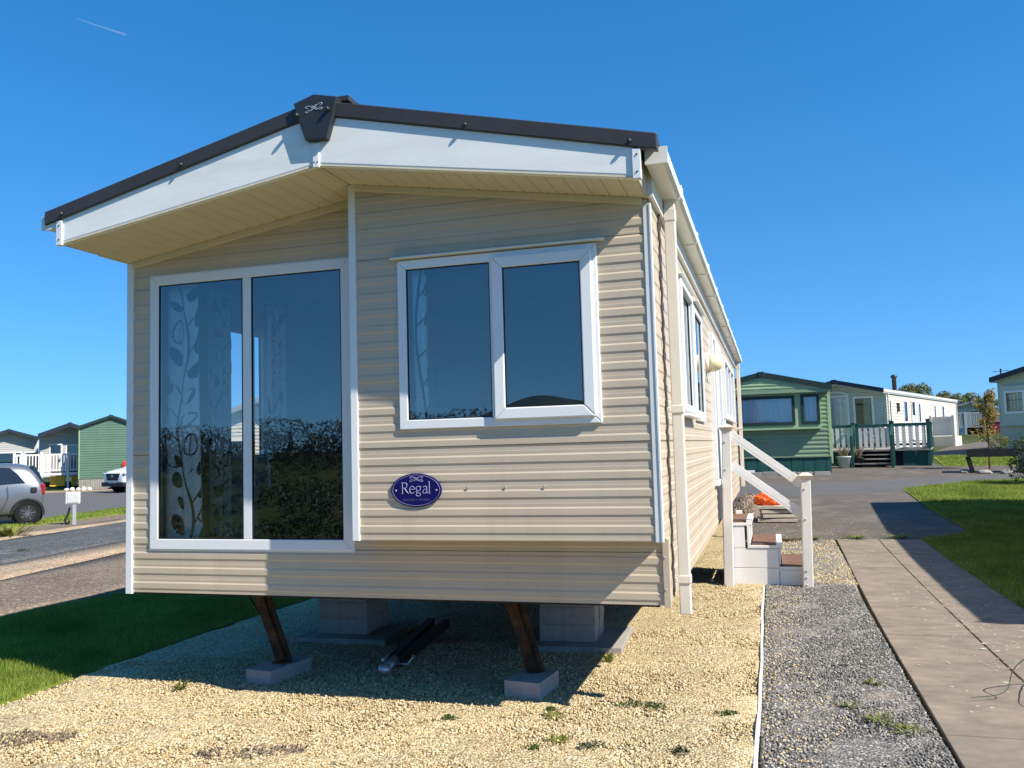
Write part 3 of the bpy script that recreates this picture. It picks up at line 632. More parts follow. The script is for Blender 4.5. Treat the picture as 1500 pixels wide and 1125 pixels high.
for dx in (-.016, .006): MB().lathe([(.004, 0), (.003, .004)], (W_ / 2 + dx, OV - .010, soff(W_ / 2) + .02), (0, -1, 0), 8).build('screw', 'gasket', fs)
# side closures of the overhang
for xx in (0.004, W_ - .004):
    q = MB(); q.prism([(OV + .03, soff(0) + .0), (BAY if xx > 1 else 0.03, soff(0)), (BAY if xx > 1 else .03, rooz(0)), (OV + .03, rooz(0))], lambda u, v, d: (xx + d, u, v), -.006, .006); q.build('overhang_cheek', 'clad', van)
# ridge cap with printed emblem
cap = MB(); P_ = [(461, 143), (491.5, 145), (484, 176), (476, 205.5), (446.5, 209.5), (437.5, 180), (430.5, 157)]
def onplane(px, y):
    v = FW * FPX + RT * (px[0] - 750) - UP * (px[1] - 562.5); t = (y - CAM.y) / v.y; return CAM + v * t
cap.prism([(1.808, 3.637), (1.678, 3.598), (1.709, 3.497), (1.752, 3.372), (1.888, 3.366), (1.925, 3.485), (1.955, 3.604)], lambda u, v, d: (u + .022, d, v), OV - .040, OV + .02)
cap = cap.build('ridge_cap', 'capblack', van, bevel=.004)
def strokes(curves, fn, r, name, mt, parent, n=5):
    q = MB()
    for c in curves: q.tube([fn(*p) for p in c], r, n)
    return q.build(name, mt, parent, smooth=True)
def sm(P, n=6): return [(v.x, v.y) for v in catmull([(a, b, 0) for a, b in P], n)]
BOW = []
for sgn in (1, -1):
    BOW.append([(sgn * a, b) for a, b in sm([(-.72, .28), (-.95, .30), (-1.0, .62), (-.66, .66), (-.3, .28), (.05, -.22), (.36, -.62)])])
    BOW.append([(sgn * a, b) for a, b in sm([(-.60, -.18), (-.86, -.30), (-1.05, -.62), (-.78, -.74), (-.42, -.36), (-.05, .14), (.30, .58)])])
strokes(BOW, lambda a, b: (1.833 + .052 * a, OV - .0415, 3.556 + .026 * b + .006 * a), .0016, 'emblem', 'silver', cap)
for u, z in ((1.727, 3.523), (1.925, 3.533)): MB().lathe([(.012, 0), (.012, .016), (.006, .024)], (u, OV - .040, z), (0, -1, 0), 10).build('bolt', 'rooftrim', cap, smooth=True)
q = MB(); q.box(1.86, OV + .02, 3.60, 2.02, L_, 3.628); q.build('ridge_strip', 'rooftrim', van)
# gutters with clips, eave boards, downpipes
for s in (0, 1):
    X = (lambda u: u) if s == 0 else (lambda u: W_ - u)
    g = MB(); a = -.135 if s == 0 else -.14
    e_ = 0.0
    prof = [(-.03, 3.05), (-.12 - e_, 3.05), (-.14 - e_, 3.065), (-.14 - e_, 3.128), (-.128 - e_, 3.128), (-.128 - e_, 3.07), (-.118 - e_, 3.062), (-.036, 3.062), (-.036, 3.12), (-.03, 3.12)]
    g.prism([(X(u), v) for u, v in prof], lambda u, v, d: (u, d, v), -.625 if s == 0 else -.50, L_ + .03)
    for yy in (-.628 if s == 0 else -.503, L_ + .028): g.box(min(X(-.145 - e_), X(-.026)), yy - .004, 3.046, max(X(-.145 - e_), X(-.026)), yy + .008, 3.134)
    gg = g.build('gutter', 'gutter', van)
    for k in range(10):
        yy = .28 + k * 1.2
        q = MB(); q.prism([(X(-.026), 3.043), (X(-.126), 3.043), (X(-.147), 3.06), (X(-.147), 3.137), (X(-.12), 3.137), (X(-.12), 3.128), (X(-.026), 3.128)], lambda u, v, d: (u, d, v), yy - (.05 if k == 0 else .018), yy + (.05 if k == 0 else .018)); q.build('gutter_clip', 'gutter', gg, bevel=.003)
    q = MB(); q.box(min(X(-.032), X(0.002)), -.27, 2.945, max(X(-.032), X(.002)), L_ + .01, 3.12); q.build('eave_board', 'gutter', van)
def downpipe(x, y, z0, zs):
    q = MB(); q.box(x, y, z0, x + .066, y + .066, 3.052); q.box(x - .003, y - .003, 2.92, x + .069, y + .069, 3.0); dp = q.build('downpipe', 'pipe', van, bevel=.006)
    for z in zs:
        q = MB(); q.box(x - .004, y - .006, z, x + .071, y + .070, z + .045); q.box(W_ - .01, y - .012, z + .006, x - .004, y + .02, z + .036)
        q.build('pipe_clip', 'pipe', dp, bevel=.003)
downpipe(3.695, .22, .58, (.76, 1.76)); downpipe(3.695, L_ - .15, .75, (1.0, 1.8))
q = MB(); q.tube([(W_ + .012 + .004 * math.sin(k * 2.1), .135 + .035 * k / 44 + .006 * math.sin(k * 1.43), 2.98 - k * 2.28 / 44) for k in range(45)], .0075, 6); q.build('cable', 'cable', van, smooth=True)

# ---- picture window
def upvc_window(fn, hole, mull, parent, name='window', t=.062, pr=.016, mt='upvc', gl='glass', tb=None, mw=.068):
    u0, u1, z0, z1 = hole; q = MB()
    frame(q, fn, u0 - .042, u1 + .042, z0 - .035, z1 + .033, t, -.03, pr, tb=tb)
    for mu in mull: q.prism([(mu - mw / 2, z0 - .035 + (tb or t)), (mu + mw / 2, z0 - .035 + (tb or t)), (mu + mw / 2, z1 + .033 - t), (mu - mw / 2, z1 + .033 - t)], fn, -.03, pr - .004)
    fr = q.build(name, mt, parent, bevel=.005)
    ed = [u0 - .042 + t] + [e for mu in mull for e in (mu - mw / 2, mu + mw / 2)] + [u1 + .042 - t]
    for a, b in zip(ed[::2], ed[1::2]): pane(fn, a, b, z0 - .035 + (tb or t), z1 + .033 - t, .004, fr, gl)
    return fr
wb = upvc_window(fF, HB, [.943], van, tb=.07, t=.068, pr=.014)
q = MB(); frame(q, fF, HB[0] - .05, HB[1] + .05, HB[2] - .045, HB[3] + .04, .012, -.0, .008); q.build('window_seal', 'trim', wb)
# ---- bay window: fixed pane left, opening sash right
u0, u1, z0, z1 = HS; q = MB()
frame(q, fB, u0 - .03, u1 + .03, z0 - .026, z1 + .022, .055, -.03, .018)
q.prism([(2.727, z0 + .029), (2.760, z0 + .029), (2.760, z1 - .033), (2.727, z1 - .033)], fB, -.03, .017)
ws = q.build('window', 'upvc', van, bevel=.005)
pane(fB, u0 + .025, 2.727, z0 + .029, z1 - .033, .004, ws)
q = MB(); frame(q, fB, 2.747, u1 + .002, z0 + .012, z1 - .012, .066, .0, .044); sa = q.build('sash', 'upvc', ws, bevel=.007, seg=3)
pane(fB, 2.813, u1 - .064, z0 + .078, z1 - .078, .03, sa)
q = MB(); q.prism([(2.11, 2.726), (3.41, 2.726), (3.41, 2.735), (2.11, 2.735)], fB, .0, .052); q.prism([(2.11, 2.735), (3.41, 2.735), (3.41, 2.749), (2.11, 2.749)], fB, .0, .008)
for u in (2.2, 2.75, 3.3): q.lathe([(.005, 0), (.005, .012)], (u, BAY - .03, 2.735), (0, 0, 1), 6)
q.build('rain_hood', 'gutter', ws, bevel=.002)
for u in (2.56, 2.79, 3.02): MB().lathe([(.008, 0), (.008, .003), (.003, .005)], (u, BAY - .0048, 1.357), (0, -1, 0), 8).build('screw', 'screw', bay)
# ---- side windows
for i, hl in enumerate(LW): upvc_window(fL, hl, [] if i == 0 else [(hl[0] + hl[1]) / 2], van)
w1 = upvc_window(fR, RW[0], [], van, pr=.02)
q = MB(); frame(q, fR, RW[0][0] - .03, RW[0][1] + .03, RW[0][2] - .02, RW[0][3] + .02, .045, .02, .045); q.build('sash', 'upvc', w1, bevel=.006)
q = MB(); q.prism([(1.08, 1.765), (2.06, 1.765), (2.06, 1.785), (1.08, 1.785)], fR, 0, .075); q.build('window_sill', 'upvc', w1, bevel=.004)
w2 = upvc_window(fR, RW[1], [], van, pr=.025, tb=.09)
for ww, hl in ((w1, RW[0]), (w2, RW[1])):
    q = MB(); q.prism([(hl[0] - .06, hl[3] + .045), (hl[1] + .06, hl[3] + .045), (hl[1] + .06, hl[3] + .055), (hl[0] - .06, hl[3] + .055)], fR, 0, .06); q.build('rain_hood', 'gutter', ww, bevel=.002)
upvc_window(fR, RW[2], [], van, pr=.05); upvc_window(fR, RW[4], [7.9, 8.85], van, pr=.05)
# ---- door
u0, u1, z0, z1 = RW[3]; q = MB(); frame(q, fR, u0 - .04, u1 + .04, z0 - .03, z1 + .035, .055, -.03, .05); dr = q.build('door', 'upvc', van, bevel=.005)
q = MB(); frame(q, fR, u0 + .02, u1 - .02, z0 + .03, z1 - .02, .11, .0, .058, tb=.2); q.prism([(u0 + .13, 1.50), (u1 - .13, 1.50), (u1 - .13, 1.58), (u0 + .13, 1.58)], fR, .0, .055); q.prism([(u0 + .13, z0 + .23), (u1 - .13, z0 + .23), (u1 - .13, 1.50), (u0 + .13, 1.50)], fR, .0, .03)
q.build('door_leaf', 'upvc', dr, bevel=.005); pane(fR, u0 + .13, u1 - .13, 1.58, z1 - .13, .02, dr)
q = MB(); q.tube([(W_ + .06, u0 + .07, 1.62), (W_ + .11, u0 + .07, 1.62), (W_ + .115, u0 + .10, 1.62), (W_ + .115, u0 + .22, 1.615)], .011, 8); q.box(W_ + .058, u0 + .05, 1.5, W_ + .066, u0 + .09, 1.72); q.build('door_handle', 'upvc', dr, smooth=False)
for z in (.95, 1.75, 2.55): MB().lathe([(.012, 0), (.012, .1)], (W_ + .066, u1 - .01, z), (0, 0, 1), 8).build('hinge', 'upvc', dr)
# ---- porch lamp
q = MB(); q.lathe([(.02, -.02), (.10, -.02), (.105, .0), (.10, .025), (.06, .03)], (W_ + .012, 3.9, 2.38), (1, 0, 0), 20); lp = q.build('porch_lamp', 'gutter', van, smooth=True)
q = MB(); q.lathe([(.092, .0), (.092, .03), (.085, .07), (.066, .105), (.035, .125), (.0, .13)], (W_ + .04, 3.9, 2.38), (1, 0, 0), 24); q.build('lamp_shade', 'lampglass', lp, smooth=True)
# ---- name plate
PX, PZ, PA, PB = 2.242, 1.347, .161, .099
yb = BAY - .0048
q = MB(); el = [(PX + PA * math.cos(t * math.pi / 24), PZ + PB * math.sin(t * math.pi / 24)) for t in range(48)]
q.prism(el, lambda u, v, d: (u, d, v), yb - .009, yb)
plate = q.build('name_plate', 'navy', van, bevel=.003)
yf = yb - .0095
q = MB(); q.tube([(PX + (PA - .012) * math.cos(t * math.pi / 30), yf, PZ + (PB - .010) * math.sin(t * math.pi / 30)) for t in range(60)], .0010, 5, closed=True)
q.build('plate_rim', 'lilac', plate)
GL = {
 'R': (.66, [[(.02, 0), (.02, 1)], [(-.06, 0), (.1, 0)], [(-.06, 1), (.02, 1)], sm([(.02, 1), (.3, 1), (.48, .9), (.5, .73), (.42, .56), (.2, .5), (.02, .5)]), sm([(.24, .5), (.42, .25), (.62, .03), (.74, 0)])]),
 'e': (.62, [sm([(.07, .38), (.55, .38), (.53, .55), (.42, .66), (.28, .66), (.12, .55), (.06, .35), (.1, .15), (.26, .01), (.44, .03), (.56, .13)])]),
 'g': (.66, [sm([(.3, .66), (.12, .6), (.07, .44), (.14, .29), (.3, .24), (.46, .3), (.53, .44), (.48, .6), (.3, .66)]), sm([(.17, .27), (.1, .14), (.2, .06), (.44, .03), (.54, -.08), (.46, -.22), (.26, -.26), (.08, -.18), (.1, -.04), (.24, .04)]), [(.46, .6), (.62, .63)]]),
 'a': (.60, [sm([(.1, .56), (.2, .66), (.36, .66), (.46, .54), (.46, .12), (.56, 0)]), sm([(.46, .38), (.22, .36), (.07, .2), (.12, .03), (.28, .01), (.46, .14)])]),
 'l': (.2, [[(.08, 0), (.08, 1.1)], [(0, 1.08), (.08, 1.1)], [(0, 0), (.17, 0)]]),
}
q = MB(); xx = 0; hgt = .062; wid = .060; x_off = PX - .088
for ch in 'Regal':
    adv, cs = GL[ch]
    for c in cs: q.tube([(x_off + (xx + a) * wid, yf, PZ - .018 + b * hgt) for a, b in c], .0023, 5)
    xx += adv + .06
q.build('lettering', 'lilac', plate)
strokes(BOW, lambda a, b: (PX + .002 + .040 * a, yf, PZ + .066 + .020 * b), .0016, 'emblem', 'lilac', plate)
for u in (-.128, .128): MB().lathe([(.006, 0), (.006, .002), (.002, .004)], (PX + u, yf + .001, PZ), (0, -1, 0), 10).build('screw', 'screw', plate)
def text_mesh(body, size, loc, rot, name, mt, parent, extrude=.0006):
    c = bpy.data.curves.new(name, 'FONT'); c.body = body; c.size = size; c.extrude = extrude; c.align_x = 'CENTER'; c.align_y = 'CENTER'; c.space_character = 1.35
    t = bpy.data.objects.new(name, c); COL.objects.link(t); t.location = loc; t.rotation_euler = rot
    bpy.context.view_layer.update(); me = bpy.data.meshes.new_from_object(t.evaluated_get(bpy.context.evaluated_depsgraph_get())); me.transform(t.matrix_world)
    bpy.data.objects.remove(t); bpy.data.curves.remove(c); me.materials.clear(); me.materials.append(M[mt])
    o = bpy.data.objects.new(name, me); COL.objects.link(o); o.parent = parent; return o
text_mesh('HOLIDAY HOMES', .0165, (PX, yf, PZ - .056), (R(90), 0, 0), 'lettering', 'lilacdim', plate)
# ---- running gear: chassis, axle, wheels, corner steadies, lowered drawbar
q = MB()
for x in (.62, 2.66): q.box(x - .03, 1.25, ZB - .19, x + .03, L_ - .3, ZB - .03)
for y in (.95, 2.2, 4.2, 7.4, 9.6, 11.2): q.box(.08, y - .025, ZB - .11, W_ - .08, y + .025, ZB - .032)
q.build('chassis', 'steel', van)
for y in (5.4, 6.3):
    for x in (.62, 2.86):
        q = MB(); q.lathe([(.14, -.08), (.28, -.085), (.30, -.06), (.30, .06), (.28, .085), (.14, .08)], (x, y, .302), (1, 0, 0), 24); wv = q.build('wheel', 'rubber', van, smooth=True)
        q = MB(); q.lathe([(.13, -.06), (.17, -.05), (.17, .05), (.13, .06)], (x, y, .302), (1, 0, 0), 16); q.build('rim', 'galv', wv, smooth=True)
for xt, xb, yy in ((.675, .868, .50), (2.565, 2.712, .50)):
    q = MB(); q.bar((xt, yy - .02, ZB - .03), (xb, yy, .128), .012, .07, (1, 0, 0)); q.bar((xt - .02, yy + .02, ZB - .03), (xb - .02, yy + .035, .128), .07, .010, (1, 0, 0)); q.bar((xt + .045, yy + .01, ZB - .03), (xb + .045, yy + .02, .13), .012, .06, (1, 0, 0))
    q.box(xb - .05, yy - .04, .112, xb + .055, yy + .06, .124)
    lg = q.build('corner_steady', 'rust', van)
    q = MB(); q.tube([(xt - .12, yy, ZB - .03), (xt + .02, yy, .45), (xt + .07, yy + .02, .40)], .008, 6); q.tube([(xt + .2, yy, ZB - .03), (xt + .13, yy, .47), (xt + .10, yy + .01, .38)], .006, 6); q.build('steady_strut', 'steel', lg)
q = MB(); q.bar((1.38, 2.05, .10), (1.57, .84, .07), .06, .08); q.bar((1.52, 2.05, .10), (1.61, .86, .07), .05, .07); db = q.build('drawbar', 'steel', van)
q = MB(); d = Vector((.155, -.985, 0)); c0 = Vector((1.592, .76, .075))
q.tube([c0 - d * .12, c0, c0 + d * .10], [.038, .034, .03], 10); q.lathe([(.02, -.03), (.043, -.025), (.047, .0), (.04, .025), (.018, .038)], c0 + d * .155 + Vector((0, 0, .0)), (0, 0, 1), 16)
q.bar(c0 + Vector((-.035, -.02, .03)) - d * .04, c0 + Vector((-.03, 0, .055)) + d * .12, .014, .03)
cp = q.build('coupling', 'galv', db, smooth=True)
q = MB(); q.tube([c0 + Vector((.03, .02, .0)), c0 + Vector((.13, .0, .0)), c0 + Vector((.165, .03, .06))], .009, 8); q.build('coupling_handle', 'galv', cp, smooth=True)

# ---------------------------------------------------------------- curtains, chair (they hang / stand inside the caravan: things of their own)
def curtain(name, label, base, ax, width, hgt, folds, amp, flare, seed, print_=True, cat='curtain', group=None, mt='cloth'):
    """Gathered curtain: a waved cloth hung from base along ax, with printed stems and leaves laid on the waves."""
    ax = Vector(ax).normalized(); nrm = Vector((ax.y, -ax.x, 0)); base = Vector(base); rr = random.Random(seed)
    def P(u, v, o):
        k = 1 + flare * max(0.0, 1 - v) ** 1.5
        return base + ax * (u * width * k) + nrm * (amp * math.sin(u * folds * 2 * math.pi + .6 * math.sin(v * 3 + seed)) * (.6 + .4 * (1 - v)) + o) + Vector((0, 0, v * hgt))
    q = MB(); nu, nv = int(folds * 10), 14
    for i in range(nu):
        for j in range(nv): q.face([P(i / nu, j / nv, 0), P((i + 1) / nu, j / nv, 0), P((i + 1) / nu, (j + 1) / nv, 0), P(i / nu, (j + 1) / nv, 0)])
    if print_:
        wd = width * 1.0; e = .003
        def ribbon(pts, t, mi):
            for (a, b), (c, d) in zip(pts, pts[1:]):
                dx, dy = (c - a) * wd, (d - b) * hgt; l = math.hypot(dx, dy) + 1e-9; px, py = -dy / l * t / wd, dx / l * t / hgt
                for s in (e, -e): q.face([P(a - px, b - py, s), P(a + px, b + py, s), P(c + px, d + py, s), P(c - px, d - py, s)], mi)
        def leaf(cu, cv, ln, an, mi, solid):
            pts = []
            for k in range(12):
                t = k / 12 * 2 * math.pi; a = math.cos(t) * ln; b = math.sin(t) * ln * .48 * (1 - .25 * math.cos(t))
                pts.append((cu + (a * math.cos(an) - b * math.sin(an)) / wd, cv + (a * math.sin(an) + b * math.cos(an)) / hgt))
            pts = [(min(max(a, .02), .98), min(max(b, .01), .99)) for a, b in pts]
            if solid:
                for s in (e, -e):
                    for k in range(1, 11): q.face([P(*pts[0], s), P(*pts[k], s), P(*pts[k + 1], s)], mi)
            else: ribbon(pts + [pts[0]], .005, mi); ribbon([(cu - ln * math.cos(an) / wd, cv - ln * math.sin(an) / hgt), (cu + ln * math.cos(an) / wd, cv + ln * math.sin(an) / hgt)], .002, mi)
        for c in range(max(1, round(width / .26))):
            uc = (c + .5) / max(1, round(width / .26)); y = .02
            stem = [(uc + .22 / max(1, round(width / .26)) * math.sin(v * hgt * 5.2 + c * 2), v) for v in [k / 40 for k in range(41)]]
            ribbon(stem, .006, 1); k = 0
            while y < .97:
                s = 1 if k % 2 else -1; su = stem[int(y * 40)][0]; ln = rr.uniform(.05, .085); cu = su + s * .085 / wd; cv = y + .03
                ribbon([(su, y - .01), (su + s * .04 / wd, cv)], .003, 1)
                leaf(cu, cv, ln, (R(60) if s > 0 else R(115)) + rr.uniform(-.5, .5), 2 if (rr.random() < .12) else 1, rr.random() < .72); y += rr.uniform(.036, .055) * 1.86 / hgt; k += 1
    return tag(q.build(name, [mt, 'leafprint', 'redprint'], None, smooth=True), label, cat, group)
curtain('curtain', 'leaf patterned curtain at the left edge of the tall front window', (.205, .13, .86), (1, 0, 0), .25, 1.98, 2, .022, .25, 1)
curtain('curtain', 'leaf patterned curtain left of the bright side window seen through the tall pane', (.13, .70, .86), (0, 1, 0), .27, 2.0, 2.5, .03, .05, 2)
curtain('curtain', 'leaf patterned curtain right of the bright side window, behind the right tall pane', (.13, 1.52, .86), (0, 1, 0), .27, 2.0, 2.5, .03, .05, 3)
curtain('curtain', 'narrow leaf patterned curtain at the left edge of the bay window', (2.20, -.16, 1.40), (1, 0, 0), .10, 1.32, 1.2, .02, .05, 4)
q = MB(); ch = thing('armchair', 'dark armchair standing behind the tall front window', 'armchair', (1.15, .95, .76))
q.box(-.38, -.35, .12, .38, .4, .42); q.build('seat', 'sofa', ch, bevel=.06, seg=3)
q = MB(); q.prism([(-.36, .3), (.36, .3), (.36, .78), (.27, .90), (.0, .94), (-.27, .90), (-.36, .78)], lambda u, v, d: (u, d, v), -.48, -.30); q.build('backrest', 'sofa', ch, bevel=.05, seg=3)
for s in (-1, 1):
    q = MB(); q.box(s * .45 - .07, -.4, .12, s * .45 + .07, .4, .58); q.build('armrest', 'sofa', ch, bevel=.05, seg=3)
for sx in (-1, 1):
    for sy in (-.35, .32):
        q = MB(); q.lathe([(.025, 0), (.03, .13)], (sx * .4, sy, 0)); q.build('leg', 'bark', ch)

# ---------------------------------------------------------------- concrete blocks, pads
def cblock(name, label, cx, cy, z, lx, ly, hz, rz, mt='block', group=None, cat='block'):
    q = MB(); q.box(-lx / 2, -ly / 2, 0, lx / 2, ly / 2, hz); o = q.build(name, mt, None, bevel=.004); o.location = (cx, cy, z); o.rotation_euler = (0, 0, rz); return tag(o, label, cat, group)
cblock('concrete_block', 'single concrete block lying flat under the left corner leg', .855, .50, .012, .215, .44, .10, R(-9))
cblock('concrete_block', 'single concrete block lying flat under the right corner leg', 2.715, .46, .012, .24, .34, .115, R(-7))
for nm, cx, cy, zt in (('left', .745, 1.86, 3), ('right', 2.66, 1.90, 3)):
    cblock('paving_slab', 'flat paving slab carrying the %s front block pier' % nm, cx + .03, cy + .02, .015, .80, .80, .05, R(3), 'slab', None, 'slab')
    for k, cn in enumerate(('bottom', 'middle', 'top')):
        for j, dn in enumerate(('front', 'rear')):
            cblock('concrete_block', '%s concrete block of the %s course in the %s front pier' % (dn, cn, nm), cx + rnd.uniform(-.006, .006), cy - .11 + .222 * j, .066 + .131 * k, .44, .215, .13, R(3) + rnd.uniform(-.01, .01), group='blocks of the %s front pier' % nm)
for cy, row in ((5.0, 'second'), (8.4, 'third'), (11.0, 'last')):
    for cx, nm in ((.64, 'left'), (2.68, 'right')):
        cblock('paving_slab', 'paving slab under the %s pier of the %s row' % (nm, row), cx, cy, .012 + h(cx, cy), .6, .6, .05, 0, 'slab', None, 'slab')
        for k, cn in enumerate(('bottom', 'middle', 'top')):
            cblock('concrete_block', '%s concrete block of the %s pier in the %s row under the caravan' % (cn, nm, row), cx, cy, .063 + h(cx, cy) + .131 * k, .44, .32, .13, 0)

# ---------------------------------------------------------------- entrance steps
st = thing('entrance_steps', 'white plastic entrance steps with brown treads and a sloping double handrail', 'steps', (0, 0, 0))
Y0, Y1 = 4.86, 5.80
steps = [(3.70, 4.0, .716), (4.0, 4.305, .472), (4.305, 4.60, .243)]
for k, (a, b, z) in enumerate(steps):
    q = MB(); q.box(a + .002, Y0 + .012, z - .022, b - .052, Y1 - .012, z - .002)
    for g in range(int((b - a - .06) / .014)): q.box(a + .006 + g * .014, Y0 + .012, z - .003, a + .014 + g * .014, Y1 - .012, z + .0)
    tr = q.build('tread', 'brown', st)
    q = MB(); q.box(b - .050, Y0 - .006, z - .05, b + .012, Y1 + .006, z + .002); q.build('tread_nosing', 'whitepvc', tr, bevel=.006)
    lo = steps[k + 1][2] if k < 2 else .0
    q = MB(); q.box(b - .03, Y0 + .014, lo, b - .008, Y1 - .014, z - .052); q.build('riser', 'whitepvc', st, bevel=.003)
for yy in (Y0, Y1 - .02):
    q = MB()
    q.box(3.70, yy, .0, 4.275, yy + .02, .203); q.box(3.70, yy, .207, 4.275, yy + .02, .415); q.box(3.70, yy, .419, 3.93, yy + .02, .655); q.box(4.28, yy - .002, .0, 4.60, yy + .018, .185); q.box(4.28, yy - .002, .187, 4.60, yy + .018, .222)
    q.box(3.70, yy - .008, .66, 3.985, yy + .018, .692); q.box(3.955, yy - .008, .45, 3.987, yy + .018, .66); q.box(3.955, yy - .008, .418, 4.29, yy + .018, .449)
    q.build('side_panel', 'whitepvc', st, bevel=.004)
for (xb, xt, z1, nm) in ((3.745, 3.788, 1.762, 0), (4.558, 4.588, 1.222, 1)):
    yb_ = Y0 - .075
    q = MB(); q.hexa([(xb - .052, yb_ - .052, .0), (xb + .052, yb_ - .052, .0), (xb + .052, yb_ + .052, .0), (xb - .052, yb_ + .052, .0), (xt - .048, yb_ - .05, z1 - .06), (xt + .048, yb_ - .05, z1 - .06), (xt + .048, yb_ + .05, z1 - .06), (xt - .048, yb_ + .05, z1 - .06)])
    po = q.build('post', 'ppost', st, bevel=.008)
    q = MB(); q.hexa([(xt - .05, yb_ - .05, z1 - .07), (xt + .05, yb_ - .05, z1 - .07), (xt + .05, yb_ + .05, z1 - .07), (xt - .05, yb_ + .05, z1 - .07), (xt - .076, yb_ - .076, z1 - .022), (xt + .076, yb_ - .076, z1 - .022), (xt + .076, yb_ + .076, z1 - .022), (xt - .076, yb_ + .076, z1 - .022)])
    q.hexa([(xt - .076, yb_ - .076, z1 - .0215), (xt + .076, yb_ - .076, z1 - .0215), (xt + .076, yb_ + .076, z1 - .0215), (xt - .076, yb_ + .076, z1 - .0215), (xt - .03, yb_ - .03, z1 + .006), (xt + .03, yb_ - .03, z1 + .006), (xt + .03, yb_ + .03, z1 + .006), (xt - .03, yb_ + .03, z1 + .006)])
    q.build('post_cap', 'capc', po, bevel=.005)
    for z in ((1.58, 1.28) if nm == 0 else (1.06, .74, .20, .13, .05)): MB().lathe([(.010, 0), (.010, .006), (.005, .010)], (xt - .012 + (z - z1) * .024, yb_ - .0515, z), (0, -1, 0), 8).build('bolt', 'screw', po)
for z0, z1 in ((1.662, 1.118), (1.325, .785)):
    yb_ = Y0 - .075; q = MB(); q.bar((3.825, yb_ + .02, z0), (4.535, yb_ + .02, z1), .055, .092); q.bar((3.825, yb_ + .02, z0 - .014), (4.535, yb_ + .02, z1 - .014), .0595, .004); rl = q.build('handrail', 'whitepvc', st, bevel=.006)
    q = MB(); q.bar((4.44, yb_ + .02, z0 + (z1 - z0) * .866), (4.545, yb_ + .02, z0 + (z1 - z0) * 1.014), .066, .102); q.build('rail_bracket', 'ppost', rl, bevel=.004)

# ---------------------------------------------------------------- slab stack, orange sack, gravel heap beyond the steps
for k in range(4):
    cblock('paving_slab', ['lowest', 'second lowest', 'third', 'topmost'][k] + ' slab of the pale slab stack behind the steps', 4.33 + rnd.uniform(-.05, .05), 11.2 + rnd.uniform(-.04, .04), h(4.3, 11.2) + .006 + .075 * k, .66, .60, .055, R(4) + rnd.uniform(-.15, .15), 'tanslab', 'pale slabs stacked behind the steps', 'slab')
V0 = bmesh.new(); bmesh.ops.create_icosphere(V0, subdivisions=4, radius=1.0)
from mathutils import noise as NZ
for v in V0.verts:
    n_ = NZ.noise(v.co * 2.6) * .5 + NZ.noise(v.co * 6) * .25 + abs(NZ.noise(v.co * 4 + Vector((3, 1, 2)))) * .4
    v.co = Vector((v.co.x * .26, v.co.y * .2, v.co.z * .15)) * (1 + .55 * n_)
me = bpy.data.meshes.new('plastic_sack'); V0.to_mesh(me); V0.free(); me.materials.append(M['orange'])
sk = bpy.data.objects.new('plastic_sack', me); COL.objects.link(sk); sk.location = (4.15, 11.1, h(4.3, 11.2) + .37); sk.scale = (.82, .85, .85); tag(sk, 'crumpled bright orange plastic sack lying on the slab stack', 'sack')
def heap(name, label, cx, cy, rx, ry, hz, mt, seed, cat='heap'):
    q = MB(); nA, nR = 28, 8; rr = random.Random(seed); z0 = h(cx, cy) - .02
    V = [[(cx + rx * r / nR * math.cos(a / nA * 6.283), cy + ry * r / nR * math.sin(a / nA * 6.283), z0 + hz * (1 - (r / nR) ** 1.6) + (rr.uniform(-.02, .03) if r < nR else 0)) for a in range(nA)] for r in range(nR + 1)]
    for r in range(nR):
        for a in range(nA):
            b = (a + 1) % nA; q.face([V[r][a], V[r + 1][a], V[r + 1][b], V[r][b]] if r else [V[0][0], V[1][a], V[1][b]])
    return tag(q.build(name, mt, None, smooth=True), label, cat)
heap('gravel_heap', 'low brown heap of gravel between the caravan corner and the slab stack', 3.78, 12.3, .5, .6, .40, 'bgravel', 4)
cblock('timber_board', 'pale timber board standing at the caravan corner behind the steps', 3.72, 9.0, .06, .10, .05, .45, .2, 'whitestone', None, 'board')

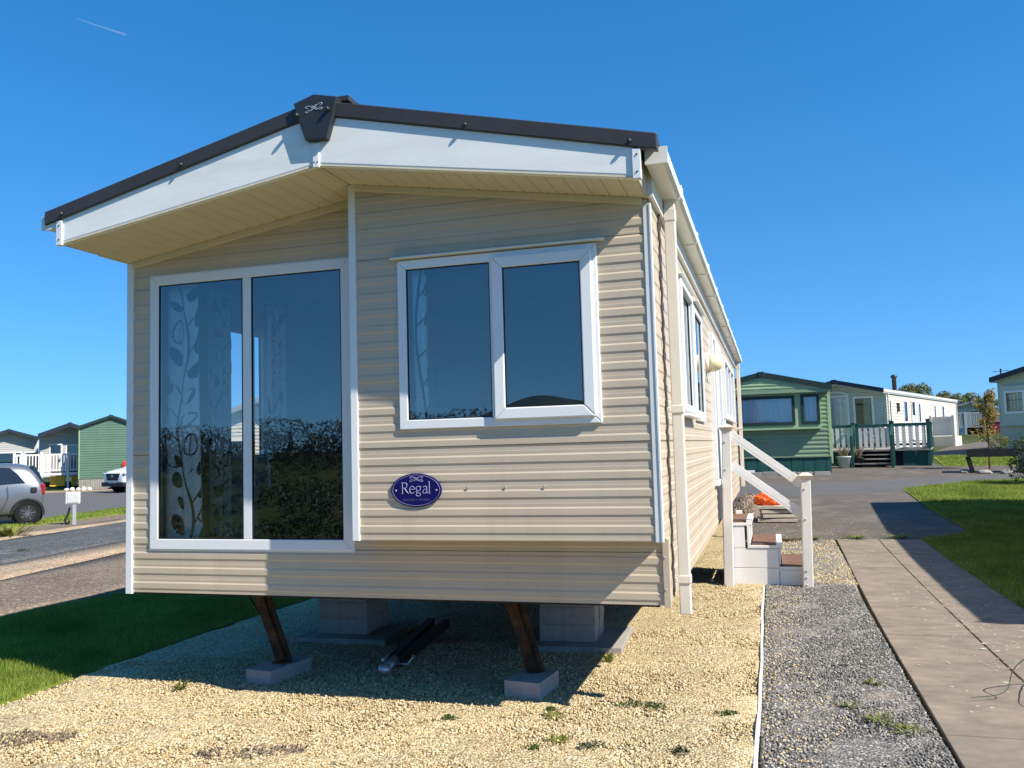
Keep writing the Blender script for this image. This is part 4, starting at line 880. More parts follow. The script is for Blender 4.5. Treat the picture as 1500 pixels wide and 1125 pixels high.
# ================================================================ background: generic holiday caravan, decks, cars, plants
def bg_van(name, label, loc, rz, W, L, zb, ze, zr, wall, trimm, edge, roof, win_f=(), win_r=(), win_l=(), over=.35, skirt=None, frame_m='upvc', gl='glassd', band=.16, ribs=True, group=None, edge_h=.16, gable=None, bay=None, skirt_boards=.32, doors_r=(), ov_side=.06):
    """Shell with real window openings: local x across the front (front plane y=0 facing -y), y along the length, z from the ground."""
    t = thing(name, label, 'caravan', loc, rz, group)
    sl = (zr - ze) / (W / 2)
    um = lambda z: max(0, (z - ze) / sl); uM = lambda z: min(W, W - (z - ze) / sl)
    f0 = lambda u, z, o: (u, -o, z); r0 = lambda u, z, o: (W + o, u, z); l0 = lambda u, z, o: (-o, u, z); k0 = lambda u, z, o: (u, L + o, z)
    kw = dict(ribs=ribs, depth=.014, period=.125)
    q = MB(); clad(q, f0, zb, zr, um, uM, [w[:4] for w in win_f if not bay], **kw); q.build('front_cladding', gable or wall, t)
    for fn, hol, a, b in ((r0, [w[:4] for w in win_r] + [d[:4] for d in doors_r], 0, L), (l0, [w[:4] for w in win_l], 0, L)):
        q = MB(); clad(q, fn, zb, ze, lambda z: a, lambda z: b, hol, **kw); q.build('side_cladding', wall, t)
    q = MB(); clad(q, k0, zb, zr, um, uM, [], **kw); q.build('rear_cladding', wall, t)
    q = MB(); q.box(.03, .03, zb - .02, W - .03, L - .03, zb + .06); q.box(.03, 2.6, zb + .06, W - .03, 2.64, ze); q.build('floor', 'lining', t)
    for x in (-.01, W - .035):
        q = MB(); q.box(x, -.012 - .004, zb, x + .045, .03, ze); q.build('corner_trim', trimm, t)
    for s in (0, 1):
        X = (lambda u: u) if s == 0 else (lambda u: W - u); a = -ov_side
        z_ = lambda u: ze + sl * u
        q = MB(); q.prism([(X(a), z_(a) + .0), (X(W / 2), zr), (X(W / 2), zr + band), (X(a), z_(a) + band)], lambda u, v, d: (u, d, v), -over, L + .05); rf = q.build('roof', roof, t)
        q = MB(); q.prism([(X(a - .03), z_(a) + band - edge_h), (X(W / 2), zr + band - edge_h), (X(W / 2), zr + band + .025), (X(a - .03), z_(a) + band + .02)], lambda u, v, d: (u, d, v), -over - .035, -over); q.build('roof_edge', edge, t)
        q = MB(); q.prism([(X(.0), z_(0) - .002), (X(W / 2), zr - .002), (X(W / 2), zr + .0), (X(.0), z_(0))], lambda u, v, d: (u, d, v), -over + .01, .0); q.build('soffit', trimm, t)
        q = MB(); q.box(min(X(-.07), X(-.02)), -over + .05, ze + band - .11, max(X(-.07), X(-.02)), L + .05, ze + band - .03); q.build('gutter', trimm, t)
        for yy in (.12, L - .2):
            q = MB(); q.box(min(X(-.06), X(-.012)), yy, .3, max(X(-.06), X(-.012)), yy + .06, ze + band - .1); q.build('downpipe', trimm, t)
    q = MB(); q.box(W / 2 - .10, -over - .05, zr + band - .14, W / 2 + .10, -over + .0, zr + band + .03); q.build('ridge_cap', edge, t, bevel=.02)
    def window(fn, w, pr=.03):
        u0, u1, z0, z1 = w[:4]; nm = w[4] if len(w) > 4 else []
        return upvc_window(fn, (u0, u1, z0, z1), nm, t, mt=frame_m, gl=gl, pr=pr, t=.075, mw=.07)
    if bay:
        x0, x1, z0, z1, d = bay; fb = lambda u, z, o: (u, -d - o, z)
        q = MB(); clad(q, fb, z0, z1, lambda z: x0, lambda z: x1, [w[:4] for w in win_f], ribs=False)
        for xx in (x0, x1): q.face([(xx, -d, z0), (xx, 0, z0), (xx, 0, z1), (xx, -d, z1)])
        q.face([(x0, -d, z0), (x1, -d, z0), (x1, 0, z0), (x0, 0, z0)]); q.face([(x0, -d, z1), (x1, -d, z1), (x1, 0, z1), (x0, 0, z1)])
        q.build('bay', trimm, t)
        q = MB(); q.box(x0 - .02, -d - .02, z0 - .05, x1 + .02, -.02, z0); q.build('bay_sill', trimm, t)
        for w in win_f: window(fb, w)
    else:
        for w in win_f: window(f0, w)
    for w in win_r: window(r0, w)
    for w in win_l: window(l0, w)
    for d in doors_r:
        u0, u1, z0, z1 = d[:4]; q = MB(); frame(q, r0, u0 - .04, u1 + .04, z0 - .02, z1 + .03, .08, -.03, .05); q.prism([(u0 + .04, z0 + .06), (u1 - .04, z0 + .06), (u1 - .04, z0 + 1.0), (u0 + .04, z0 + 1.0)], r0, 0, .02); dd = q.build('door', frame_m, t); pane(r0, u0 + .04, u1 - .04, z0 + 1.0, z1 - .05, .01, dd, gl)
    if skirt:
        q = MB(); yk = .02; x = .0; k = 0
        while x < W - .01:
            x1 = min(x + skirt_boards, W); q.box(x + .006, yk + (.004 if k % 2 else 0), -.05, x1 - .006, yk + .03, zb - .02); x = x1; k += 1
        y = .05
        while y < L - .05:
            y1 = min(y + skirt_boards, L)
            for xx in (.02, W - .05): q.box(xx, y + .006, -.05, xx + .03, y1 - .006, zb - .02)
            y = y1
        q.build('skirting', skirt, t)
    else:
        q = MB()
        for x in (.6, W - .75):
            for y in (.8, L / 2, L - .9): q.box(x, y, -.05, x + .3, y + .3, zb - .02)
        q.build('support_pier', 'block', t)
    return t

def net(name, label, root, x0, x1, z0, z1, y, folds, seed, mt='net', group=None):
    """Gathered net curtain behind a window, given in the caravan's own axes."""
    q = MB(); n = int(folds * 8); rr = random.Random(seed)
    ph = [rr.uniform(-.5, .5) for _ in range(n + 1)]
    P = lambda i, z: (x0 + (x1 - x0) * i / n, y + .035 * math.sin(i / 8 * 6.283 + ph[i] * .8) + .01 * ph[i], z)
    for i in range(n): q.face([P(i, z0), P(i + 1, z0), P(i + 1, z1), P(i, z1)])
    o = q.build(name, mt, None, smooth=True); o.location = root.location; o.rotation_euler = root.rotation_euler
    return tag(o, label, 'curtain', group)

def railing(mb, p, q_, z0, z1, step, w, th, mi_rail, mi_pick, top=.09):
    p = Vector(p); q_ = Vector(q_); d = q_ - p; n = max(1, int(d.length / step)); u = d.normalized()
    mb.bar(p + Vector((0, 0, z1)), q_ + Vector((0, 0, z1)), .09, top, mi=mi_rail); mb.bar(p + Vector((0, 0, z0 + .08)), q_ + Vector((0, 0, z0 + .08)), .05, .07, mi=mi_rail)
    for k in range(n):
        a = p + d * ((k + .5) / n); nrm = Vector((u.y, -u.x, 0)) * .03
        mb.bar(a + nrm + Vector((0, 0, z0)), a + nrm + Vector((0, 0, z1 - .02)), th, w, up=(u.x, u.y, 0), mi=mi_pick)

# ---- green caravan behind the drive, with bay, net curtains and teal skirting
gx0, gy0 = 2.24, 21.5; gz = h(4.5, 21.2) - .02
gv = bg_van('green_caravan', 'sage green caravan with dark green window frames, net curtains and teal skirting', (gx0, gy0, gz), 0, 3.66, 7.8, .50, 2.42, 2.84, 'gclad', 'glight', 'gdark', 'roofg', win_f=[(.35, 2.68, 1.48, 2.26), (2.93, 3.36, 1.48, 2.28)], over=.42, skirt='gteal', frame_m='gdark', bay=(.18, 3.42, 1.36, 2.36, .26), edge_h=.13, band=.14)
q = MB(); q.prism([(.02, 2.38), (3.64, 2.38), (3.64, 2.52), (1.83, 2.86), (.02, 2.52)], lambda u, v, d: (u, d, v), -.40, -.36); q.prism([(.0, 2.36), (3.66, 2.36), (3.66, 2.44), (0, 2.44)], lambda u, v, d: (u, d, v), -.415, -.2)
q.build('gable_panel', 'gclad', gv)
q = MB(); clad(q, lambda u, z, o: (u, -.405 - o, z), 2.45, 2.86, lambda z: max(.02, (z - 2.46) / .232), lambda z: min(3.64, 3.66 - (z - 2.46) / .232), period=.1, depth=.012); q.build('gable_cladding', 'glight', gv)
q = MB(); q.box(1.15, -.012 - .004, 1.02, 1.45, -.008, 1.06); q.build('badge', 'gdark', gv)
net('net_curtain', 'wide gathered net curtain behind the large window of the green caravan', gv, .38, 2.66, 1.44, 2.30, -.215, 14, 1)
net('net_curtain', 'narrow gathered net curtain behind the small right window of the green caravan', gv, 2.94, 3.35, 1.44, 2.30, -.215, 4, 2)
for k in range(6):
    cblock('stone_kerb', 'rough pale stone of the low edging before the green caravan, %s from the left' % ['first', 'second', 'third', 'fourth', 'fifth', 'rightmost'][k], 3.3 + .46 * k, 20.95 + rnd.uniform(-.05, .05), h(4, 20.9) - .02, .43, .2, rnd.uniform(.08, .14), rnd.uniform(-.1, .1), 'slab', 'rough stones before the green caravan', 'stone')
cblock('pale_brick', 'small pale brick leaning by the teal skirting of the green caravan', 3.6, 21.15, h(3.6, 21), .32, .12, .14, .1, 'whitestone', None, 'brick')

# ---- white caravan with arched window and timber deck
wz = 1.0; wr = -R(20)
wv = bg_van('white_caravan', 'long cream white caravan with navy roof edge, arched front window and black flue', (8.45 - 3.35 * math.cos(wr), 29.8 - 3.35 * math.sin(wr), wz), wr, 3.35, 14.2, .42, 2.22, 2.62, 'wclad', 'wclad', 'navyroof', 'roofg',
            win_f=[(.12, .80, .85, 2.10), (1.08, 1.96, .75, 2.20), (2.2, 2.86, .8, 2.12)], win_r=[(.35, .62, 1.15, 2.0), (2.7, 3.3, 1.15, 2.02), (5.35, 5.75, 1.15, 2.0), (8.6, 8.95, 1.2, 2.0), (10.4, 10.9, 1.2, 2.0)], doors_r=[(4.0, 4.6, .45, 2.05)], over=.65, skirt='wclad', gable='gyclad', edge_h=.13, band=.16)  # grey-green gable: shade of the white front wall put into its colour
q = MB(); pts = [(1.02 + 1.0 * k / 12, 2.24 + .13 * math.sin(math.pi * k / 12)) for k in range(13)]
q.tube([(a, -.03, b) for a, b in pts], .04, 6); q.build('window_arch', 'upvc', wv)
q = MB(); q.lathe([(.09, 0), (.09, .55), (.13, .56), (.13, .64), (.05, .70)], (2.5, 5.2, 2.55), n=14); q.build('flue', 'rooftrim', wv, smooth=True)
q = MB(); q.box(3.35 + .012, 1.55, 1.55, 3.35 + .1, 1.68, 1.9); q.build('wall_lamp', 'rooftrim', wv)
net('curtain', 'dark striped curtain at the right front pane of the cream white caravan', wv, 2.5, 2.88, .78, 2.16, .10, 3, 3, 'gyclad')
net('net_curtain', 'pale gathered curtain added to lighten the arched window of the cream white caravan', wv, 1.08, 1.95, .75, 2.22, .10, 5, 4)  # added pale cloth brightens this window in place of mirrored sky
dz = h(7.5, 23.6)
dk = thing('timber_deck', 'raised timber deck with weathered white pickets between teal posts and three steps', 'deck', (8.72, 23.42, dz - .02), wr * .5)
q = MB(); fl = .53                      # local x runs to the left (negative) along the front, y back
q.box(-3.3, .0, fl - .05, .12, 5.2, fl); q.build('deck_floor', 'deckg', dk)
q = MB(); x = -3.25; k_ = 0
while x < .05:
    if x > -.7 and k_ == 0: q.build('deck_skirting', 'gteal', dk); q = MB(); k_ = 1
    if not (-2.0 < x < -.7): q.box(x, .06, -.1, x + .36, .085, fl - .05)
    x += .37
q.build('deck_skirting', 'gteal', dk); q = MB()
for k in range(14): q.box(.05, .1 + k * .36, -.1, .075, .455 + k * .36, fl - .05)
q.build('deck_skirting', 'gteal', dk)
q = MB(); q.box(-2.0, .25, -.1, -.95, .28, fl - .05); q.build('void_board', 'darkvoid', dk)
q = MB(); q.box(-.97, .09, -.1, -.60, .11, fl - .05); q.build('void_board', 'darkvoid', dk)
for (a, b) in ((-3.25, -2.08), (-2.0, -.98), (-.88, .04)):
    q = MB(); yy = .06 if b != -.98 else .9
    railing(q, (a, yy, 0), (b, yy, 0), fl + .06, fl + .74, .165, .105, .022, 0, 1); q.build('rail_panel', ['dteal', 'picket'], dk)
q = MB(); railing(q, (.06, .1, 0), (.06, 5.0, 0), fl + .06, fl + .74, .165, .105, .022, 0, 1); q.build('rail_panel', ['dteal', 'picket'], dk)
for x, yy, zt in ((-3.28, .06, .8), (-2.04, .04, .82), (-.92, .04, .82), (.07, .06, .86), (-1.0, .9, .86), (-2.0, .9, .8), (.07, 1.3, .8), (.07, 2.5, .8), (.07, 3.8, .8), (.07, 5.0, .8)):
    q = MB(); q.box(x - .05, yy - .05, -.1, x + .05, yy + .05, fl + zt); q.box(x - .065, yy - .065, fl + zt, x + .065, yy + .065, fl + zt + .03); q.build('deck_post', 'dteal', dk)
for k in range(3):
    q = MB(); q.box(-1.99, -.62 + .28 * k, .13 * (k + 1) - .035, -.97, -.34 + .28 * k, .13 * (k + 1)); q.build('deck_step', 'deckg', dk)
for x in (-2.04, -.92):
    q = MB(); q.box(x - .045, -.68, -.1, x + .045, -.59, .95); q.build('step_post', 'dteal', dk)
    q = MB(); q.bar((x, -.64, .93), (x, .04, fl + .74), .06, .08); q.bar((x, -.62, .10), (x, .1, fl - .06), .04, .2); q.build('step_rail', 'dteal', dk)
def pot(label, cx, cy, z, r, hh, seed, mt='pot', lm='dry', lh=.35):
    t = thing('potted_plant', label, 'plant pot', (cx, cy, z)); q = MB(); q.lathe([(r * .72, 0), (r, hh * .9), (r * 1.08, hh * .92), (r * 1.08, hh), (r * .9, hh), (r * .85, hh - .03)], (0, 0, 0), n=20); q.build('pot', mt, t, smooth=True)
    q = MB(); rr = random.Random(seed)
    for k in range(60):
        a = rr.uniform(0, 6.283); l = lh * rr.uniform(.5, 1); b = Vector((r * .6 * rr.random() * math.cos(a), r * .6 * rr.random() * math.sin(a), hh - .02)); e = b + Vector((math.cos(a) * l * .4, math.sin(a) * l * .4, l)); s = Vector((-math.sin(a), math.cos(a), 0)) * .012
        q.face([b - s, b + s, e + s * .3, e - s * .3])
    q.build('plant', lm, t); return t
pot('pale grey pot with dead stems before the left end of the deck', 6.35, 23.1, h(6.3, 23.1), .2, .36, 2)
pot('dark pot with sparse stems just left of the deck steps', 6.78, 23.35, h(6.8, 23.3), .15, .3, 3, 'dwood', 'dry', .4)
# table and parasol arm on the deck
tb = thing('garden_table', 'small white garden table on the timber deck behind the pickets', 'table', (7.4, 25.0, dz + .50)); q = MB(); q.lathe([(.45, 0), (.45, .03)], (0, 0, .68), n=20); q.build('tabletop', 'picket', tb)
for k in range(4):
    q = MB(); q.bar((.3 * math.cos(k * 1.57), .3 * math.sin(k * 1.57), 0), (.25 * math.cos(k * 1.57), .25 * math.sin(k * 1.57), .68), .04, .04, up=(1, 0, 0)); q.build('leg', 'picket', tb)
# white landing with glazed balustrade beside the cream caravan's door
ld_ = thing('porch_landing', 'white panelled landing with frosted balustrade at the side door of the cream caravan', 'landing', (10.85, 35.2, h(10.8, 35.4) - .02), wr)
q = MB(); q.box(-.1, .0, 0, .85, 1.5, .45); q.build('base', 'wclad', ld_)
for x in (-.06, .8):
    q = MB(); q.box(x - .05, -.05, 0, x + .05, .05, 1.32); q.build('post', 'picket', ld_)
q = MB(); q.box(-.01, -.02, 1.20, .75, .03, 1.27); q.build('rail', 'picket', ld_)
q = MB(); q.box(0, -.005, .47, .74, .005, 1.20); q.build('balustrade_panel', 'pot', ld_)

# ---- far white caravan with cream balustrade, bin; pale grey-green caravan at the right edge
fz = h(20, 76)
fv = bg_van('white_caravan', 'distant white caravan behind a cream balustrade', (19.3, 77.6, fz), -R(10), 3.3, 11, .55, 2.5, 2.9, 'wclad', 'wclad', 'roofg', 'roofg', win_f=[(.3, 1.2, 1.0, 2.2), (1.5, 2.6, .8, 2.3)], win_r=[(1, 1.6, 1.3, 2.1), (3.0, 3.6, 1.2, 2.1), (6, 7, 1.3, 2.1)], over=.6, gable='gyclad', skirt='wclad')
bd = thing('balcony_deck', 'cream balustraded deck before the distant white caravan', 'deck', (18.9, 70.3, h(19, 70) - .1), -R(10))
q = MB(); q.box(-.6, 0, .70, 3.0, 2.5, .8); q.build('deck_floor', 'wclad', bd)
q = MB(); railing(q, (-.5, .05, 0), (3.0, .05, 0), .85, 1.85, .12, .07, .03, 0, 0); railing(q, (-.55, .1, 0), (-.55, 2.4, 0), .85, 1.85, .12, .07, .03, 0, 0); q.build('balustrade', 'wclad', bd)
for x in (-.55, .1, 1.5, 2.95):
    q = MB(); q.box(x - .07, -.02, 0, x + .07, .12, 1.95); q.build('post', 'wclad', bd)
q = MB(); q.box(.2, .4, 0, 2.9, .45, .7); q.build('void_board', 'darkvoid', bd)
bn = thing('wheeled_bin', 'maroon bin beside the cream balustraded deck', 'bin', (21.3, 68.6, h(21, 68.6))); q = MB(); q.hexa([(-.9, -.3, .02), (.9, -.3, .02), (.9, .3, .02), (-.9, .3, .02), (-1, -.36, .85), (1, -.36, .85), (1, .36, .85), (-1, .36, .85)]); q.build('body', 'maroon', bn, bevel=.04); q = MB(); q.box(-1.03, -.4, .86, 1.03, .4, .95); q.build('lid', 'maroon', bn, bevel=.03)
rz_ = h(12, 28.6)
rv = bg_van('pale_caravan', 'pale grey green caravan with navy roof edge at the right edge of the photo', (11.92, 28.6, rz_), R(-45), 3.7, 10, .58, 2.46, 2.88, 'gyclad', 'gyclad', 'navyroof', 'roofg', win_f=[(.32, .95, 1.38, 2.1), (1.2, 2.5, 1.38, 2.1), (2.75, 3.4, 1.38, 2.1)], win_l=[(2, 3, 1.4, 2.1)], over=.3, bay=(.12, 3.58, .98, 2.3, .12), skirt='gyclad', edge_h=.15)
net('net_curtain', 'net curtain behind the left front window of the pale grey green caravan', rv, .34, .93, 1.4, 2.12, .0, 5, 9)
# television mast
tm = thing('tv_aerial_mast', 'thin aerial mast standing left of the pale grey green caravan', 'aerial', (19.8, 62.0, h(19.8, 62))); q = MB(); q.tube([(0, 0, 0), (0, 0, 4.6)], .05, 6); q.build('mast', 'steel', tm); q = MB(); q.tube([(-.5, 0, 4.4), (.5, 0, 4.45)], .02, 5)
for k in range(6): q.tube([(-.45 + k * .18, -.18, 4.4 + k * .01), (-.45 + k * .18, .18, 4.4 + k * .01)], .012, 4)
q.build('aerial', 'steel', tm)

# ---- neighbouring caravan to the right (its shadow crosses the path) and the one seen through the side window
nv = bg_van('cream_caravan', 'cream caravan standing right of the concrete path, its shadow falling across the lawn', (9.08, 2.6, -.0), 0, 3.66, 10.3, .55, 2.95, 3.35, 'clad', 'upvc', 'rooftrim', 'roofg', win_f=[(.4, 2.0, 1.0, 2.5), (2.3, 3.3, 1.5, 2.5)], win_l=[(1, 2, 1.5, 2.5), (4, 5, 1.5, 2.5), (7, 8.4, 1.5, 2.5)], over=.5, skirt='clad')
ov = bg_van('white_caravan', 'white caravan with grey roof beyond the side window of the beige caravan', (-14.35, 20.4, 0), R(24), 3.66, 10, .55, 2.62, 3.35, 'wclad', 'upvc', 'roofg', 'roofg', win_f=[(.35, 1.6, 1.0, 2.1), (2.0, 3.3, 1.0, 2.1)], over=.4, skirt='wclad')

# ---- left side vans
cv = bg_van('green_caravan', 'deep green caravan with grey slatted skirting at the left, beside the white car', (-28.35, 30.3, 0), R(42), 3.05, 9, .55, 3.22, 3.78, 'gclad2', 'glight', 'gdark', 'rooftan', over=.12, skirt='deckg', skirt_boards=.11, edge_h=.12, band=.10)
cv.rotation_euler = (0, 0, R(40)); cv.location = (-30.51, 31.89, 0)
q = MB(); q.box(2.62, -.07, 2.35, 3.0, -.01, 2.45); q.tube([(2.66, -.05, 2.38), (2.66, -.05, .6)], .035, 6); q.build('drainpipe', 'wclad', cv)
q = MB(); q.box(2.60, -.10, 1.42, 2.80, -.02, 1.52); q.build('meter_cover', 'upvc', cv)
bv = bg_van('grey_caravan', 'taupe caravan with black gabled roof edge and white glazed doors behind the white fence', (-36.2, 35.0, 0), R(43), 3.1, 9, .60, 2.95, 3.55, 'grclad', 'grclad', 'navyroof', 'roofg', win_f=[(.5, 1.1, .75, 2.5), (1.35, 3.0, .75, 2.45, [2.2])], over=.9, edge_h=.22)
av = bg_van('grey_caravan', 'grey caravan with glazed front and pale ribbed roof furthest left', (-43.6, 37.6, 0), R(46), 3.2, 9, .6, 2.95, 3.45, 'grclad', 'wclad', 'navyroof', 'roofg', win_f=[(.2, .7, .8, 2.1), (.9, 2.3, .8, 2.15), (2.5, 3.4, .8, 2.15)], win_r=[(2, 3.4, 1.3, 2.2)], over=.6, edge_h=.14)
av2 = bg_van('white_caravan', 'white sided caravan between the grey and taupe caravans', (-40.9, 40.4, 0), R(46), 2.3, 6, .6, 2.85, 3.1, 'wclad', 'wclad', 'roofg', 'roofg', over=.1)
fd = thing('picket_deck', 'white picket balustrade of the deck before the taupe caravan', 'deck', (-31.2, 33.2, 0), R(40))
q = MB(); q.box(-3.5, 0, .78, 0, 1.6, .9); q.build('deck_floor', 'picket', fd)
for a, b in ((-3.38, -2.22), (-2.1, -.96), (-.86, -.02)):
    q = MB(); railing(q, (a, .05, 0), (b, .05, 0), .98, 1.88, .13, .09 if -3 < a < -1 else .06, .02, 0, 0); q.build('rail_panel', 'picket', fd)
for x in (-3.43, -2.16, -.91, .0):
    q = MB(); q.box(x - .055, -.04, 0, x + .055, .1, 2.0); q.build('post', 'picket', fd)
for k, x in enumerate((-1.45, -.62, -.25)):
    q = MB(); q.box(-.36 if k == 0 else -.15, 0, .18, .36 if k == 0 else .15, .5, .72); q.box(-.12, -.01, .3, .12, .0, .36); o = q.build('storage_crate', 'yellow', None, bevel=.02); o.location = Vector((-31.2, 33.2, 0)) + Matrix.Rotation(R(40), 3, 'Z') @ Vector((x, .5, 0)); o.rotation_euler = (0, 0, R(40)); tag(o, ['widest yellow crate under the white picket deck', 'narrow yellow crate in the middle under the picket deck', 'narrow yellow crate under the right end of the picket deck'][k], 'crate', 'yellow crates under the deck')
# white painted stones and ornament by the green van
for k in range(5):
    q = bmesh.new(); bmesh.ops.create_icosphere(q, subdivisions=2, radius=.2)
    for v in q.verts: v.co *= 1 + .3 * NZ.noise(v.co * 5 + Vector((k, 0, 0)))
    me = bpy.data.meshes.new('garden_stone'); q.to_mesh(me); q.free(); me.materials.append(M['whitestone']); me.polygons.foreach_set('use_smooth', [True] * len(me.polygons))
    o = bpy.data.objects.new('garden_stone', me); COL.objects.link(o); o.location = (-28.9 - .26 * k, 30.9 - .1 * k, .08); o.scale = (.62, .55, [.5, .75, .45, .6, .4][k]); tag(o, 'white painted stone in the row before the slatted skirting, %s from the right' % ['first', 'second', 'third', 'fourth', 'fifth'][k], 'stone', 'white stones by the green caravan')
for k in range(9):
    q = bmesh.new(); bmesh.ops.create_icosphere(q, subdivisions=2, radius=.1)
    for v in q.verts: v.co *= 1 + .35 * NZ.noise(v.co * 9 + Vector((k * 2, 0, 0)))
    me = bpy.data.meshes.new('edging_stone'); q.to_mesh(me); q.free(); me.materials.append(M['whitestone']); me.polygons.foreach_set('use_smooth', [True] * len(me.polygons))
    o = bpy.data.objects.new('edging_stone', me); COL.objects.link(o); o.location = (-12.3 + .07 * k + rnd.uniform(-.1, .1), 14.6 + .24 * k, .05); o.scale = (1.2, 1, .7); tag(o, 'small white edging stone beside the grass verge', 'stone', 'small white stones along the verge')

# ---- meter box on a post
bx = thing('meter_box', 'white electric meter box on a galvanised post with a hanging cable', 'meter box', (-12.15, 12.3, 0), R(44))
q = MB(); q.box(-.04, -.04, 0, .04, .04, .72); q.build('post', 'galv', bx)
q = MB(); q.box(-.20, -.06, .50, .13, .08, .79); bb = q.build('box', 'boxgrey', bx, bevel=.02)
q = MB(); q.box(-.16, -.075, .53, .09, -.058, .76); q.build('cover', 'plate', bb, bevel=.01)
q = MB(); q.tube(catmull([(-.1, .02, .42), (-.14, .02, .25), (-.2, .0, .12), (-.16, 0, .02), (-.1, .0, .1)]), .022, 6); q.build('cable', 'rubber', bx, smooth=True)

# ---------------------------------------------------------------- cars
def loft(q, st, glass=False):
    """st: list of (x, [(y, z) ring half from bottom to roof centre]) -> mirrored body."""
    rings = []
    for x, half in st:
        rings.append([(x, y, z) for y, z in half] + [(x, -y, z) for y, z in reversed(half)])
    n = len(rings[0])
    for a, b in zip(rings, rings[1:]):
        for k in range(n - 1): q.face([a[k], b[k], b[k + 1], a[k + 1]])
        q.face([a[n - 1], b[n - 1], b[0], a[0]])
    q.face(rings[0]); q.face(rings[-1][::-1])
def wheels(t, xs, y, r, w, rim):
    for x in xs:
        for s in (-1, 1):
            q = MB(); q.lathe([(r * .62, -w / 2), (r * .95, -w / 2), (r, -w / 2 + .02), (r, w / 2 - .02), (r * .95, w / 2), (r * .62, w / 2)], (x, s * y, r), (0, 1, 0), 28); wh = q.build('wheel', 'rubber', t, smooth=False)
            q = MB(); q.lathe([(r * .66, 0), (r * .64, .006)], (x, s * (y + w / 2), r), (0, s, 0), 24)
            for k in range(10):
                an = k * .6283; q.bar((x + r * .12 * math.cos(an), s * (y + w / 2 + .008), r + r * .12 * math.sin(an)), (x + r * (.4 if k % 2 else .6) * math.cos(an + .12), s * (y + w / 2 + .008), r + r * (.4 if k % 2 else .6) * math.sin(an + .12)), .022, .02, up=(0, 1, 0), mi=1)
            q.lathe([(.05, 0), (.05, .03)], (x, s * (y + w / 2 - .015), r), (0, s, 0), 12, 1); q.build('rim', [rim, 'chrome' if rim == 'blackplastic' else rim], wh)
def car(name, label, loc, rz, paint, prof, hw, wb, r, glassband, rim='blackplastic'):
    """prof: stations (x, z_bottom, z_belt, z_roof, half width, roof half width)."""
    t = thing(name, label, 'car', loc, rz); st = []
    for x, zb, zl, zr, w, rw in prof:
        st.append((x, [(w * .80, zb), (w * .96, zb + .10), (w, zb + (zl - zb) * .55), (w * .97, zl), (rw, zr - .06 if zr - zl > .12 else zr - .02), (rw * .8, zr), (0, zr + .015)]))
    q = MB(); loft(q, st); o = q.build('body', paint, t, smooth=True)
    bmx = bmesh.new(); bmx.from_mesh(o.data); bmesh.ops.remove_doubles(bmx, verts=bmx.verts, dist=1e-4); bmesh.ops.recalc_face_normals(bmx, faces=bmx.faces[:]); bmx.to_mesh(o.data); bmx.free()
    o.data.polygons.foreach_set('use_smooth', [True] * len(o.data.polygons)); sd = o.modifiers.new('s', 'SUBSURF'); sd.levels = 2; sd.render_levels = 2
    # side glass: panels just proud of the tumblehome
    def lerp(a, b, f): return a + (b - a) * f
    def at_x(x):
        for p, n in zip(prof, prof[1:]):
            if p[0] <= x <= n[0]: f = (x - p[0]) / (n[0] - p[0]); return [lerp(p[i], n[i], f) for i in range(6)]
    for s in (-1, 1):
        for pts in glassband:
            P = []
            for x, f in pts:
                _, zb, zl, zr, w, rw = at_x(x); P.append(Vector((x, s * (lerp(w * .97, rw, f) + .004), lerp(zl, zr - .06, f))))
            q = MB(); q.face(P if s < 0 else P[::-1]); q.face([p - Vector((0, s * .02, 0)) for p in (P[::-1] if s < 0 else P)])
            for a_, b_ in zip(P, P[1:] + P[:1]): q.face([a_, b_, b_ - Vector((0, s * .02, 0)), a_ - Vector((0, s * .02, 0))])
            q.build('side_window', 'carglass', t)
    wheels(t, wb, hw - .09, r, .19, rim)
    for x in wb:
        for s in (-1, 1):
            q = MB(); q.tube([(x + (r + .045) * math.cos(a), s * (hw - .012), r + (r + .045) * math.sin(a)) for a in [k * math.pi / 14 - .15 for k in range(15)]], .035, 6); q.lathe([(r + .05, -.06), (r + .05, .01)], (x, s * (hw - .12), r), (0, s, 0), 26); q.build('wheel_arch', 'blackplastic', t)
    return t
# silver microcar, seen side-on, rear to the right (local +x = rear)
mc = car('microcar', 'small silver two door hatchback with black wheels at the left edge, seen from its side', (-14.63, 12.01, 0), R(47), 'silverpaint',
   [(-1.36, .32, .62, .64, .62, .5), (-1.30, .22, .72, .76, .74, .6), (-1.0, .2, .86, .90, .82, .68), (-.72, .2, .93, 1.02, .83, .66), (-.30, .2, .97, 1.44, .83, .60), (.2, .2, .99, 1.54, .83, .62), (.75, .2, 1.01, 1.52, .83, .62), (1.06, .22, 1.02, 1.42, .81, .60), (1.23, .26, 1.0, 1.12, .78, .62), (1.29, .32, .86, .90, .70, .6)],
   .83, (-.95, .92), .295, [[(-.62, .08), (.22, .06), (.22, .92), (-.2, .92)], [(.30, .06), (.86, .08), (.70, .55), (.52, .90), (.30, .92)]])
q = MB(); q.hexa([(1.16, -.66, 1.04), (1.28, -.66, 1.05), (1.28, .66, 1.05), (1.16, .66, 1.04), (.96, -.56, 1.47), (1.07, -.56, 1.46), (1.07, .56, 1.46), (.96, .56, 1.47)]); q.build('rear_window', 'carglass', mc, bevel=.02)
